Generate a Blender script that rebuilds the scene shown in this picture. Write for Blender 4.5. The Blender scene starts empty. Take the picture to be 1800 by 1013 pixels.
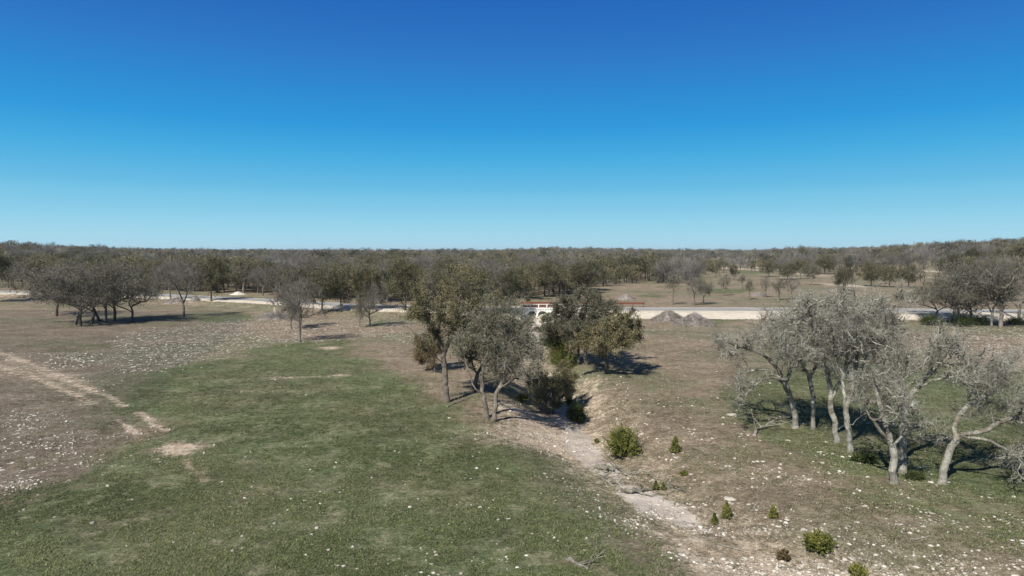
import bpy, math, random
import numpy as np
from mathutils import Vector

scene = bpy.context.scene
COL = scene.collection

# ------------------------------------------------------------------ camera
H = 11.0
F = 1200.0                      # focal length in reference pixels (1800 wide)
CX, CY = 900.0, 506.5
PITCH = math.radians(2.9)
cam = bpy.data.cameras.new('camera')
cam.lens = 24.0; cam.sensor_width = 36.0
cam.clip_start = 0.1; cam.clip_end = 12000.0
camo = bpy.data.objects.new('camera', cam)
camo.location = (0, 0, H)
camo.rotation_euler = (math.radians(90) - PITCH, 0, 0)
COL.objects.link(camo)
scene.camera = camo

# ------------------------------------------------------------------ sky + sun
SUN_ELEV = math.radians(42)
SH = Vector((0.52, 0.85)).normalized()          # direction shadows fall
sun_dir = Vector((-SH.x * math.cos(SUN_ELEV), -SH.y * math.cos(SUN_ELEV), math.sin(SUN_ELEV)))
EXPO = 0.4
world = bpy.data.worlds.new("World"); scene.world = world
world.use_nodes = True
wn = world.node_tree; wn.nodes.clear()
sky = wn.nodes.new('ShaderNodeTexSky'); sky.sky_type = 'NISHITA'; sky.sun_disc = False
sky.sun_elevation = SUN_ELEV
sky.sun_rotation = math.atan2(sun_dir.x, sun_dir.y)
sky.altitude = 300; sky.air_density = 1.0; sky.dust_density = 0.3; sky.ozone_density = 3.0
def lin(c): return tuple((v / 255 / 12.92) if v <= 10 else ((v / 255 + 0.055) / 1.055) ** 2.4 for v in c)
bg = wn.nodes.new('ShaderNodeBackground'); bg.inputs['Strength'].default_value = 0.1
wo = wn.nodes.new('ShaderNodeOutputWorld')
# grade the physical sky (by its own brightness) to the deep, clean winter blue of the day within the frame
ssep = wn.nodes.new('ShaderNodeSeparateColor'); wn.links.new(sky.outputs[0], ssep.inputs[0])
smul = wn.nodes.new('ShaderNodeMath'); smul.operation = 'MULTIPLY'; smul.inputs[1].default_value = 0.1
wn.links.new(ssep.outputs[1], smul.inputs[0])
# the day's sky was even all round the horizon: read the sky along the elevation only
stc = wn.nodes.new('ShaderNodeTexCoord'); sxy = wn.nodes.new('ShaderNodeSeparateXYZ'); wn.links.new(stc.outputs['Generated'], sxy.inputs[0])
sq = wn.nodes.new('ShaderNodeMath'); sq.operation = 'MULTIPLY'; wn.links.new(sxy.outputs[2], sq.inputs[0]); wn.links.new(sxy.outputs[2], sq.inputs[1])
so1 = wn.nodes.new('ShaderNodeMath'); so1.operation = 'SUBTRACT'; so1.inputs[0].default_value = 1.0; wn.links.new(sq.outputs[0], so1.inputs[1])
srt = wn.nodes.new('ShaderNodeMath'); srt.operation = 'SQRT'; wn.links.new(so1.outputs[0], srt.inputs[0])
scx = wn.nodes.new('ShaderNodeCombineXYZ'); wn.links.new(srt.outputs[0], scx.inputs[1])
szo = wn.nodes.new('ShaderNodeMath'); szo.operation = 'MULTIPLY_ADD'; szo.inputs[1].default_value = 0.95; szo.inputs[2].default_value = 0.05
wn.links.new(sxy.outputs[2], szo.inputs[0]); wn.links.new(szo.outputs[0], scx.inputs[2])
wn.links.new(scx.outputs[0], sky.inputs['Vector'])
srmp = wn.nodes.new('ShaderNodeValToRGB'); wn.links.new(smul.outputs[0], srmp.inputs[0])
_st = [(.12, (66, 90, 122)), (.18, (40, 86, 158)), (.226, (37, 103, 186)), (.278, (46, 122, 200)), (.318, (45, 137, 209)), (.375, (48, 153, 219)), (.443, (72, 173, 225)),  # first stop: unseen high sky, greyed so its fill leaves shadows less blue
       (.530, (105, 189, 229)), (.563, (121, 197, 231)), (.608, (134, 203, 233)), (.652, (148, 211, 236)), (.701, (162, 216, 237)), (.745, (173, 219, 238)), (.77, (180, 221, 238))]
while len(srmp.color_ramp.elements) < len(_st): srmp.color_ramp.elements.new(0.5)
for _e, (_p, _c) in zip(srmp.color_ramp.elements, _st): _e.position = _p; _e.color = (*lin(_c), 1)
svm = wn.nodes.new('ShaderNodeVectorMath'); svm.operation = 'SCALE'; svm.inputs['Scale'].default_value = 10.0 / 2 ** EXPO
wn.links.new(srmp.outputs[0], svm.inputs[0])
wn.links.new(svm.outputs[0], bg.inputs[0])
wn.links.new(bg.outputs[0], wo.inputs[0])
sl = bpy.data.lights.new('sun', 'SUN'); sl.energy = 4.95; sl.angle = math.radians(0.55)
sl.color = (1.0, 0.94, 0.85)
so = bpy.data.objects.new('sun', sl); so.location = (0, 0, 60)
so.rotation_euler = (-sun_dir).to_track_quat('-Z', 'Y').to_euler()
COL.objects.link(so)
scene.view_settings.view_transform = 'Standard'
scene.view_settings.look = 'None'
scene.view_settings.exposure = EXPO
scene.view_settings.gamma = 1.0
scene.cycles.max_bounces = 6
scene.cycles.diffuse_bounces = 3
scene.cycles.transparent_max_bounces = 4

# ------------------------------------------------------------------ tagging
def tag(o, label=None, cat=None, group=None, kind=None):
    if label: o['label'] = label
    if cat: o['category'] = cat
    if group: o['group'] = group
    if kind: o['kind'] = kind
    return o

def empty(name, loc, rz=0.0, s=1.0):
    o = bpy.data.objects.new(name, None)
    o.empty_display_size = 0.5
    o.location = loc; o.rotation_euler = (0, 0, rz); o.scale = (s, s, s)
    COL.objects.link(o)
    return o

def link(name, me, parent=None):
    o = bpy.data.objects.new(name, me)
    COL.objects.link(o)
    if parent: o.parent = parent
    return o

# ------------------------------------------------------------------ numpy helpers
def rng(seed): return np.random.default_rng(seed)

def hash2(ix, iy, seed):
    n = (ix.astype(np.int64) * 374761393 + iy.astype(np.int64) * 668265263 + seed * 1274126177) & 0x7fffffff
    n = ((n ^ (n >> 13)) * 1274126177) & 0x7fffffff
    n = (n ^ (n >> 16)) & 0xffff
    return n / 65535.0

def vnoise(x, y, seed=0):
    x = np.asarray(x, float); y = np.asarray(y, float)
    ix = np.floor(x); iy = np.floor(y)
    fx = x - ix; fy = y - iy
    fx = fx * fx * (3 - 2 * fx); fy = fy * fy * (3 - 2 * fy)
    a = hash2(ix, iy, seed); b = hash2(ix + 1, iy, seed)
    c = hash2(ix, iy + 1, seed); d = hash2(ix + 1, iy + 1, seed)
    return (a * (1 - fx) + b * fx) * (1 - fy) + (c * (1 - fx) + d * fx) * fy

def fbm(x, y, seed=0, oct=4):
    s = 0; a = 1.0; t = 0
    for k in range(oct):
        s = s + a * vnoise(x * 2 ** k, y * 2 ** k, seed + k * 17); t += a; a *= 0.55
    return s / t

def sstep(e0, e1, x):
    t = np.clip((x - e0) / (e1 - e0), 0, 1)
    return t * t * (3 - 2 * t)

def ray(px, py):
    u = (px - CX) / F; v = -(py - CY) / F
    return np.array([u, math.cos(PITCH) + v * math.sin(PITCH), -math.sin(PITCH) + v * math.cos(PITCH)])

def on_z(px, py, z=0.0):
    r = ray(px, py); t = (z - H) / r[2]
    return np.array([r[0] * t, r[1] * t])

def on_y(px, py, Y):
    r = ray(px, py); t = Y / r[1]
    return np.array([r[0] * t, Y, H + r[2] * t])

def project(x, y, z):
    c, s = math.cos(PITCH), math.sin(PITCH)
    dz = z - H
    dep = y * c - dz * s
    up = y * s + dz * c
    dep = np.where(np.abs(dep) < 1e-3, 1e-3, dep)
    return CX + F * x / dep, CY - F * up / dep, dep

def dist_poly(x, y, pts):
    best = np.full(np.shape(x), 1e9); tt = np.zeros(np.shape(x))
    n = len(pts) - 1
    for i in range(n):
        ax, ay = pts[i]; bx, by = pts[i + 1]
        dx, dy = bx - ax, by - ay
        t = np.clip(((x - ax) * dx + (y - ay) * dy) / (dx * dx + dy * dy + 1e-9), 0, 1)
        d = np.hypot(x - ax - t * dx, y - ay - t * dy)
        m = d < best
        best = np.where(m, d, best); tt = np.where(m, i + t, tt)
    return best, tt

def in_poly(x, y, pts):
    c = np.zeros(np.shape(x), bool)
    n = len(pts); j = n - 1
    for i in range(n):
        xi, yi = pts[i]; xj, yj = pts[j]
        cond = ((yi > y) != (yj > y)) & (x < (xj - xi) * (y - yi) / (yj - yi + 1e-12) + xi)
        c ^= cond
        j = i
    return c

def smooth_line(pts, n=6):
    pts = [np.array(p, float) for p in pts]
    out = []
    for i in range(len(pts) - 1):
        p0 = pts[max(i - 1, 0)]; p1 = pts[i]; p2 = pts[i + 1]; p3 = pts[min(i + 2, len(pts) - 1)]
        for k in range(n):
            t = k / n
            out.append(0.5 * ((2 * p1) + (-p0 + p2) * t + (2 * p0 - 5 * p1 + 4 * p2 - p3) * t * t + (-p0 + 3 * p1 - 3 * p2 + p3) * t ** 3))
    out.append(pts[-1])
    return out

# ------------------------------------------------------------------ terrain
ROAD_Z = 1.0
_rp = [(0, 512.5), (170, 515), (260, 518), (350, 522.3), (470, 527.5), (600, 535.5), (720, 539.5), (900, 542),
       (1100, 543.3), (1300, 543.6), (1500, 544.6), (1800, 547.2)]
ROAD = [on_z(px, py, ROAD_Z) for px, py in _rp]
ROAD = [ROAD[0] + (ROAD[0] - ROAD[1]) * 6, ] + ROAD + [ROAD[-1] + (ROAD[-1] - ROAD[-2]) * 6]
ROAD = [tuple(p) for p in smooth_line(ROAD, 8)]
RX = np.array([p[0] for p in ROAD]); RY = np.array([p[1] for p in ROAD])
def road_y(x): return np.interp(x, RX, RY)

_cp = [(955, 532, 0), (945, 562, -1), (940, 580, -1.2), (938, 600, -1.4), (932, 640, -1.6), (955, 690, -1.7), (998, 742, -1.5), (1018, 792, -1.2),
       (1070, 835, -.9), (1128, 885, -.8), (1200, 930, -.7), (1300, 975, -.6), (1450, 1012, -.5)]
CREEK = [on_z(a, b, z) for a, b, z in _cp]
CREEK = [CREEK[0] + np.array([-2, 30.])] + CREEK + [CREEK[-1] + np.array([9., -5.]), CREEK[-1] + np.array([30., -14.])]
CREEK = [tuple(p) for p in smooth_line(CREEK, 4)]

def height(x, y, fine=True):
    x = np.asarray(x, float); y = np.asarray(y, float)
    h = 0.35 * (fbm(x / 26 + 7, y / 26, 3, 3) - 0.5) * sstep(5, 40, y)
    # general rise toward the horizon
    h = h + 3.5 * sstep(230, 700, y) + 4.5 * sstep(500, 1500, y)
    az = x / np.maximum(y, 30)
    h = h + 9.0 * sstep(195, 420, y) * sstep(-0.40, -0.85, az)
    h = h + 10.5 * sstep(0.42, 0.82, az) * sstep(230, 520, y)
    h = h + 2.5 * sstep(0.33, 0.42, az) * sstep(420, 700, y)
    h = h + 3.0 * np.exp(-((az - 0.10) / 0.10) ** 2) * sstep(500, 900, y)
    # road embankment
    dr = np.abs(y - road_y(x)) * 0.97
    m = 1 - sstep(4.5, 10.5, dr)
    h = h * (1 - 1.0 * m) + (ROAD_Z - 0.03) * m
    # creek
    dc, tc = dist_poly(x, y, CREEK)
    dep = np.interp(y, [10, 26, 34, 42, 50, 75, 100, 116, 120.5, 121.5, 150], [.25, .4, .65, 1.0, 1.45, 1.6, 1.3, 1.3, 1.3, 0, 0])
    wob = fbm(x / 2.3, y / 2.3, 11, 3)
    prof = 1 - sstep(0.5, 4.6 + 1.2 * wob, dc + 0.9 * (wob - 0.5))
    h = h - dep * prof * (dc < 9)
    if fine:
        nr = 1 - sstep(60, 140, y)
        h = h + nr * (0.10 * (fbm(x / 1.7, y / 1.7, 21, 3) - 0.5)) + nr * 0.22 * prof * (fbm(x / 0.7, y / 0.7, 22, 3) - 0.5)
    return h

def ground(px, py):
    """world point where the ray through a reference pixel meets the terrain"""
    r = ray(px, py)
    t = np.geomspace(15, 2500, 900)
    X, Y, Z = r[0] * t, r[1] * t, H + r[2] * t
    hz = height(X, Y)
    i = np.argmax(Z < hz) if np.any(Z < hz) else len(t) - 1
    lo, hi = t[max(i - 1, 0)], t[i]
    for _ in range(12):
        mid = (lo + hi) / 2
        if H + r[2] * mid < float(height(r[0] * mid, r[1] * mid)): hi = mid
        else: lo = mid
    return np.array([r[0] * hi, r[1] * hi, float(height(r[0] * hi, r[1] * hi))])

# ------------------------------------------------------------------ materials
def new_mat(name):
    m = bpy.data.materials.new(name); m.use_nodes = True
    nt = m.node_tree; nt.nodes.clear()
    out = nt.nodes.new('ShaderNodeOutputMaterial')
    b = nt.nodes.new('ShaderNodeBsdfPrincipled')
    b.inputs['Roughness'].default_value = 0.9
    b.inputs['Specular IOR Level'].default_value = 0.25
    nt.links.new(b.outputs[0], out.inputs[0])
    return m, nt, b, out

def node(nt, t, **kw):
    n = nt.nodes.new(t)
    for k, v in kw.items(): setattr(n, k, v)
    return n

def ramp(nt, src, stops):
    r = nt.nodes.new('ShaderNodeValToRGB')
    el = r.color_ramp.elements
    while len(el) < len(stops): el.new(0.5)
    for e, (p, c) in zip(el, stops):
        e.position = p; e.color = (*c, 1)
    nt.links.new(src, r.inputs[0])
    return r.outputs[0]

def noise(nt, coord, scale, detail=4, rough=0.6, dist=0.0):
    n = nt.nodes.new('ShaderNodeTexNoise')
    n.inputs['Scale'].default_value = scale; n.inputs['Detail'].default_value = detail
    n.inputs['Roughness'].default_value = rough; n.inputs['Distortion'].default_value = dist
    nt.links.new(coord, n.inputs['Vector'])
    return n.outputs['Fac']

def mixc(nt, fac, a, b, mode='MIX'):
    m = nt.nodes.new('ShaderNodeMix'); m.data_type = 'RGBA'; m.blend_type = mode
    for s, v in ((m.inputs[0], fac), (m.inputs[6], a), (m.inputs[7], b)):
        if hasattr(v, 'is_linked') or hasattr(v, 'links'): nt.links.new(v, s)
        elif isinstance(v, tuple): s.default_value = (*v, 1)
        else: s.default_value = v
    return m.outputs[2]

def math_(nt, op, a, b=None, clamp=False):
    m = nt.nodes.new('ShaderNodeMath'); m.operation = op; m.use_clamp = clamp
    for s, v in ((m.inputs[0], a), (m.inputs[1], b)):
        if v is None: continue
        if isinstance(v, (int, float)): s.default_value = v
        else: nt.links.new(v, s)
    return m.outputs[0]

def maprange(nt, v, a, b, c=0.0, d=1.0):
    m = nt.nodes.new('ShaderNodeMapRange'); m.interpolation_type = 'SMOOTHSTEP'
    nt.links.new(v, m.inputs[0])
    m.inputs[1].default_value = a; m.inputs[2].default_value = b
    m.inputs[3].default_value = c; m.inputs[4].default_value = d
    return m.outputs[0]

def bump(nt, b, hsrc, strength, dist):
    n = nt.nodes.new('ShaderNodeBump'); n.inputs['Strength'].default_value = strength
    n.inputs['Distance'].default_value = dist
    nt.links.new(hsrc, n.inputs['Height']); nt.links.new(n.outputs[0], b.inputs['Normal'])

def geo_pos(nt):
    return nt.nodes.new('ShaderNodeNewGeometry').outputs['Position']

def attr(nt, name):
    a = nt.nodes.new('ShaderNodeAttribute'); a.attribute_name = name
    return a

def leaf_mat(name, stops, trans=0.25):
    m, nt, b, out = new_mat(name)
    a = attr(nt, 'tint')
    oi = nt.nodes.new('ShaderNodeObjectInfo')
    rnd = math_(nt, 'ADD', a.outputs['Fac'], math_(nt, 'MULTIPLY', math_(nt, 'SUBTRACT', oi.outputs['Random'], 0.5), 0.35), True)
    c = ramp(nt, rnd, stops)
    nt.links.new(c, b.inputs['Base Color'])
    b.inputs['Roughness'].default_value = 0.7
    if trans > 0:
        t = nt.nodes.new('ShaderNodeBsdfTranslucent'); nt.links.new(c, t.inputs[0])
        mx = nt.nodes.new('ShaderNodeMixShader'); mx.inputs[0].default_value = trans
        nt.links.new(b.outputs[0], mx.inputs[1]); nt.links.new(t.outputs[0], mx.inputs[2])
        nt.links.new(mx.outputs[0], out.inputs[0])
    return m

def bark_mat(name, dark, mid, light):
    m, nt, b, out = new_mat(name)
    tc = nt.nodes.new('ShaderNodeTexCoord').outputs['Object']
    mp = nt.nodes.new('ShaderNodeMapping'); mp.inputs['Scale'].default_value = (1, 1, 0.35)
    nt.links.new(tc, mp.inputs[0])
    n1 = noise(nt, mp.outputs[0], 14, 5, 0.65)
    n2 = noise(nt, tc, 2.2, 3, 0.6)
    a = attr(nt, 'tint')
    s = math_(nt, 'ADD', math_(nt, 'MULTIPLY', n1, 0.55), math_(nt, 'MULTIPLY', n2, 0.45))
    s = math_(nt, 'ADD', s, math_(nt, 'MULTIPLY', math_(nt, 'SUBTRACT', a.outputs['Fac'], 0.5), 0.35), True)
    c = ramp(nt, s, [(0.28, dark), (0.5, mid), (0.68, light)])
    nt.links.new(mixc(nt, maprange(nt, noise(nt, tc, 0.9, 4, 0.7), .44, .62), c, mixc(nt, 1.0, c, (.52, .49, .45), 'MULTIPLY')), b.inputs['Base Color'])
    bump(nt, b, n1, 0.9, 0.05)
    return m

M_BARK = bark_mat('oak_bark', (0.06, 0.05, 0.042), (0.17, 0.15, 0.125), (0.30, 0.275, 0.235))
M_BARKD = bark_mat('dark_bark', (0.05, 0.043, 0.036), (0.11, 0.097, 0.082), (0.2, 0.18, 0.155))
M_DEAD = bark_mat('lichened_bark', (0.10, 0.092, 0.08), (0.27, 0.26, 0.222), (0.46, 0.455, 0.39))
M_LICH = bark_mat('lichen_twig', (0.09, 0.082, 0.07), (0.27, 0.262, 0.222), (0.53, 0.53, 0.455))
M_TUFT = leaf_mat('lichen_tuft', [(0.0, (0.14, 0.15, 0.115)), (0.5, (0.29, 0.30, 0.235)), (1.0, (0.45, 0.46, 0.38))], 0.1)
M_TWIG = bark_mat('grey_twig', (0.08, 0.073, 0.064), (0.175, 0.163, 0.145), (0.30, 0.285, 0.26))
M_FARTWIG = bark_mat('brown_grey_twig', (0.075, 0.07, 0.062), (0.17, 0.162, 0.148), (0.29, 0.28, 0.26))
M_OLIVE = leaf_mat('oak_leaf_olive', [(0.0, (0.035, 0.039, 0.019)), (0.35, (0.098, 0.097, 0.048)), (0.7, (0.185, 0.165, 0.085)), (1.0, (0.28, 0.24, 0.14))])
M_GREYG = leaf_mat('oak_leaf_grey_green', [(0.0, (0.055, 0.056, 0.034)), (0.45, (0.125, 0.122, 0.078)), (0.8, (0.20, 0.19, 0.135)), (1.0, (0.29, 0.27, 0.20))])
M_RUSSET = leaf_mat('leaf_russet', [(0.0, (0.06, 0.046, 0.022)), (0.5, (0.13, 0.096, 0.045)), (1.0, (0.22, 0.165, 0.085))])
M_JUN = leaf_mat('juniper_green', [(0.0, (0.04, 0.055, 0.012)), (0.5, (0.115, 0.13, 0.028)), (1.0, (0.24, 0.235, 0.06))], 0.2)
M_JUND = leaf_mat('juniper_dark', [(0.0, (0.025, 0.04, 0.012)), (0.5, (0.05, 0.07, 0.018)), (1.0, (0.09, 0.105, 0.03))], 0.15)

def simple_mat(name, c1, c2, scale=3.0, rough=0.9, bscale=30, bstr=0.3, bd=0.02):
    m, nt, b, out = new_mat(name)
    p = nt.nodes.new('ShaderNodeTexCoord').outputs['Object']
    n = noise(nt, p, scale, 5, 0.65)
    nt.links.new(ramp(nt, n, [(0.3, c1), (0.7, c2)]), b.inputs['Base Color'])
    b.inputs['Roughness'].default_value = rough
    bump(nt, b, noise(nt, p, bscale, 3, 0.6), bstr, bd)
    return m

def rock_mat():
    m, nt, b, out = new_mat('limestone')
    p = geo_pos(nt)
    oi = attr(nt, 'tint')
    n = noise(nt, p, 3.5, 5, 0.7)
    s = math_(nt, 'ADD', math_(nt, 'MULTIPLY', n, 0.6), math_(nt, 'MULTIPLY', oi.outputs['Fac'], 0.4))
    c = ramp(nt, s, [(0.2, (0.20, 0.18, 0.155)), (0.42, (0.36, 0.325, 0.275)), (0.62, (0.54, 0.505, 0.445)), (0.85, (0.72, 0.69, 0.63))])
    nt.links.new(c, b.inputs['Base Color'])
    bump(nt, b, noise(nt, p, 18, 4, 0.7), 0.6, 0.03)
    return m
M_ROCK = rock_mat()

def ground_mat():
    m, nt, b, out = new_mat('pasture_ground')
    p = geo_pos(nt)
    za = attr(nt, 'zones'); sep = nt.nodes.new('ShaderNodeSeparateColor'); nt.links.new(za.outputs['Color'], sep.inputs[0])
    zb = attr(nt, 'zones_b'); sepb = nt.nodes.new('ShaderNodeSeparateColor'); nt.links.new(zb.outputs['Color'], sepb.inputs[0])
    G, B, S = sep.outputs[0], sep.outputs[1], sep.outputs[2]
    BED, LIM = sepb.outputs[0], sepb.outputs[1]
    nb = noise(nt, p, 0.045, 4, 0.55)      # 20 m patches
    nm = noise(nt, p, 0.32, 5, 0.65)       # 3 m
    nf = noise(nt, p, 1.7, 6, 0.8)        # 0.5 m
    nn = noise(nt, p, 7.0, 4, 0.85)       # 0.1 m
    # dry grass
    k = math_(nt, 'ADD', math_(nt, 'MULTIPLY', nm, 0.22), math_(nt, 'ADD', math_(nt, 'MULTIPLY', nf, 0.40), math_(nt, 'MULTIPLY', nn, 0.38)))
    dry = ramp(nt, k, [(0.38, (0.078, 0.059, 0.040)), (0.46, (0.185, 0.145, 0.102)), (0.53, (0.285, 0.228, 0.165)), (0.61, (0.47, 0.395, 0.305))])
    drg = ramp(nt, k, [(0.38, (0.055, 0.055, 0.032)), (0.5, (0.175, 0.165, 0.105)), (0.61, (0.34, 0.31, 0.22))])
    dry = mixc(nt, maprange(nt, nb, 0.42, 0.62), dry, drg)
    grn = ramp(nt, k, [(0.39, (0.026, 0.036, 0.016)), (0.46, (0.080, 0.103, 0.048)), (0.53, (0.152, 0.172, 0.088)), (0.61, (0.30, 0.29, 0.19))])
    gr2 = ramp(nt, k, [(0.39, (0.036, 0.038, 0.022)), (0.5, (0.135, 0.135, 0.074)), (0.61, (0.31, 0.28, 0.19))])
    grn = mixc(nt, maprange(nt, noise(nt, p, 0.12, 3, 0.6), 0.4, 0.62), grn, gr2)
    gf = math_(nt, 'ADD', G, math_(nt, 'MULTIPLY', math_(nt, 'SUBTRACT', math_(nt, 'ADD', math_(nt, 'MULTIPLY', nm, 0.5), math_(nt, 'MULTIPLY', nf, 0.5)), 0.5), 2.2))
    grn = mixc(nt, maprange(nt, noise(nt, p, 0.75, 4, 0.7), 0.56, 0.70), grn, drg)
    col = mixc(nt, maprange(nt, gf, 0.3, 0.7), dry, grn)
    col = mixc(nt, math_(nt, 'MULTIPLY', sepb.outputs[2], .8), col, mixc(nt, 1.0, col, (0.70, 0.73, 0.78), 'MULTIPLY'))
    bare = ramp(nt, k, [(0.38, (0.20, 0.145, 0.098)), (0.46, (0.40, 0.312, 0.225)), (0.53, (0.54, 0.445, 0.34)), (0.61, (0.72, 0.64, 0.53))])
    bf = math_(nt, 'ADD', B, math_(nt, 'MULTIPLY', math_(nt, 'SUBTRACT', math_(nt, 'ADD', math_(nt, 'MULTIPLY', nf, 0.6), math_(nt, 'MULTIPLY', nn, 0.4)), 0.5), 2.4))
    col = mixc(nt, maprange(nt, bf, 0.2, 0.95), col, bare)
    bed = ramp(nt, math_(nt, 'ADD', math_(nt, 'MULTIPLY', nf, 0.5), math_(nt, 'MULTIPLY', nm, 0.5)), [(0.36, (0.38, 0.32, 0.265)), (0.52, (0.52, 0.46, 0.40)), (0.64, (0.62, 0.57, 0.51))])
    bdf = math_(nt, 'ADD', BED, math_(nt, 'MULTIPLY', math_(nt, 'SUBTRACT', nf, 0.5), 1.2))
    col = mixc(nt, maprange(nt, bdf, 0.42, 0.6), col, bed)
    # white stone specks
    v = nt.nodes.new('ShaderNodeTexVoronoi'); v.inputs['Scale'].default_value = 2.6; v.inputs['Randomness'].default_value = 1.0
    nt.links.new(p, v.inputs['Vector'])
    vs = nt.nodes.new('ShaderNodeSeparateColor'); nt.links.new(v.outputs['Color'], vs.inputs[0])
    thr = math_(nt, 'MULTIPLY', math_(nt, 'ADD', S, 0.02), math_(nt, 'MULTIPLY', vs.outputs[0], 0.42))
    thr = math_(nt, 'MULTIPLY', thr, maprange(nt, nf, 0.35, 0.6))
    stf = math_(nt, 'GREATER_THAN', thr, v.outputs['Distance'])
    stc = mixc(nt, vs.outputs[1], (0.42, 0.39, 0.34), (0.72, 0.69, 0.63))
    col = mixc(nt, stf, col, stc)
    lf = math_(nt, 'ADD', LIM, math_(nt, 'MULTIPLY', math_(nt, 'SUBTRACT', math_(nt, 'ADD', math_(nt, 'MULTIPLY', nf, 0.5), math_(nt, 'MULTIPLY', nm, 0.5)), 0.5), 2.0))
    lim = ramp(nt, k, [(0.36, (0.36, 0.30, 0.23)), (0.48, (0.55, 0.49, 0.40)), (0.62, (0.70, 0.65, 0.56))])
    col = mixc(nt, maprange(nt, lf, 0.35, 0.65), col, lim)
    nt.links.new(col, b.inputs['Base Color'])
    b.inputs['Roughness'].default_value = 1.0; b.inputs['Specular IOR Level'].default_value = 0.08
    hh = math_(nt, 'ADD', math_(nt, 'MULTIPLY', nf, 0.6), math_(nt, 'ADD', math_(nt, 'MULTIPLY', nn, 0.35), math_(nt, 'MULTIPLY', stf, 0.25)))
    bump(nt, b, hh, 0.9, 0.22)
    return m
M_GROUND = ground_mat()

# ------------------------------------------------------------------ mesh builders
def make_mesh(name, V, Fq, mats, tint=None, fmat=None, smooth=False, tri=False):
    """V (n,3), Fq (m,4) quads or (m,3) tris"""
    me = bpy.data.meshes.new(name)
    V = np.ascontiguousarray(V, np.float32); Fq = np.ascontiguousarray(Fq, np.int32)
    k = Fq.shape[1]
    me.vertices.add(len(V)); me.vertices.foreach_set('co', V.ravel())
    me.loops.add(Fq.size); me.loops.foreach_set('vertex_index', Fq.ravel())
    me.polygons.add(len(Fq))
    me.polygons.foreach_set('loop_start', np.arange(0, Fq.size, k, dtype=np.int32))
    if smooth: me.polygons.foreach_set('use_smooth', np.ones(len(Fq), bool))
    for m in (mats if isinstance(mats, (list, tuple)) else [mats]): me.materials.append(m)
    if fmat is not None: me.polygons.foreach_set('material_index', np.ascontiguousarray(fmat, np.int32))
    if tint is not None:
        a = me.attributes.new('tint', 'FLOAT', 'POINT'); a.data.foreach_set('value', np.ascontiguousarray(tint, np.float32))
    me.update(calc_edges=True)
    return me

def norm(a):
    return a / (np.linalg.norm(a, axis=-1, keepdims=True) + 1e-9)

def tubes(P0, P1, R0, R1, D0, D1, k):
    """vectorised open tubes"""
    n = len(P0)
    if n == 0: return np.zeros((0, 3)), np.zeros((0, 4), int)
    ref = norm(np.array([0.31, 0.93, 0.17]))[None, :]
    def frame(D):
        u = norm(np.cross(D, ref)); v = np.cross(D, u)
        return u, v
    u0, v0 = frame(D0); u1, v1 = frame(D1)
    a = np.arange(k) * 2 * math.pi / k
    ca, sa = np.cos(a)[None, :, None], np.sin(a)[None, :, None]
    r0 = P0[:, None, :] + R0[:, None, None] * (u0[:, None, :] * ca + v0[:, None, :] * sa)
    r1 = P1[:, None, :] + R1[:, None, None] * (u1[:, None, :] * ca + v1[:, None, :] * sa)
    V = np.concatenate([r0, r1], axis=1).reshape(-1, 3)
    base = (np.arange(n) * 2 * k)[:, None]
    i = np.arange(k)[None, :]; j = (i + 1) % k
    Fq = np.stack([base + i, base + j, base + k + j, base + k + i], axis=2).reshape(-1, 4)
    return V, Fq

class Geo:
    def __init__(s): s.V = []; s.F = []; s.T = []; s.n = 0
    def add(s, V, Fq, t):
        if len(V) == 0: return
        s.V.append(V); s.F.append(Fq + s.n); s.n += len(V)
        s.T.append(np.full(len(V), t) if np.isscalar(t) else t)
    def mesh(s, name, mat, smooth=False):
        return make_mesh(name, np.concatenate(s.V), np.concatenate(s.F), mat, np.concatenate(s.T), smooth=smooth)

def leaf_quads(C, size, R, N=None, aspect=0.6):
    """quads at centres C with random orientation"""
    n = len(C)
    a = norm(R.normal(size=(n, 3))); b = R.normal(size=(n, 3)); b = norm(b - a * np.sum(a * b, 1, keepdims=True))
    s = (size * R.uniform(0.6, 1.35, n))[:, None]
    a = a * s; b = b * s * aspect
    V = np.stack([C - a, C + b * 0.9 + a * 0.1, C + a, C - b], axis=1).reshape(-1, 3)
    Fq = np.arange(4 * n).reshape(-1, 4)
    return V, Fq

# ------------------------------------------------------------------ tree growth (space colonisation)
def crown_points(crowns, n, R, clumps=26, tight=0.2, shell=0.35):
    """crowns: list of (centre(3), radii(3), weight)"""
    w = np.array([c[2] * np.prod(c[1]) ** 0.6 for c in crowns], float); w /= w.sum()
    pts = []
    for (c, r, _), ww in zip(crowns, w):
        c = np.array(c); r = np.array(r)
        m = max(4, int(clumps * ww)); cnt = max(20, int(n * ww))
        d = norm(R.normal(size=(m, 3))); rad = R.uniform(shell, 1.0, m) ** 0.5
        cc = d * rad[:, None]
        cc[:, 2] = np.where(cc[:, 2] < -0.5, cc[:, 2] * 0.6, cc[:, 2])
        idx = R.integers(0, m, cnt)
        p = cc[idx] + R.normal(size=(cnt, 3)) * tight * R.uniform(0.6, 1.5, m)[idx][:, None]
        pts.append(c + p * r)
    return np.concatenate(pts)

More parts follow.
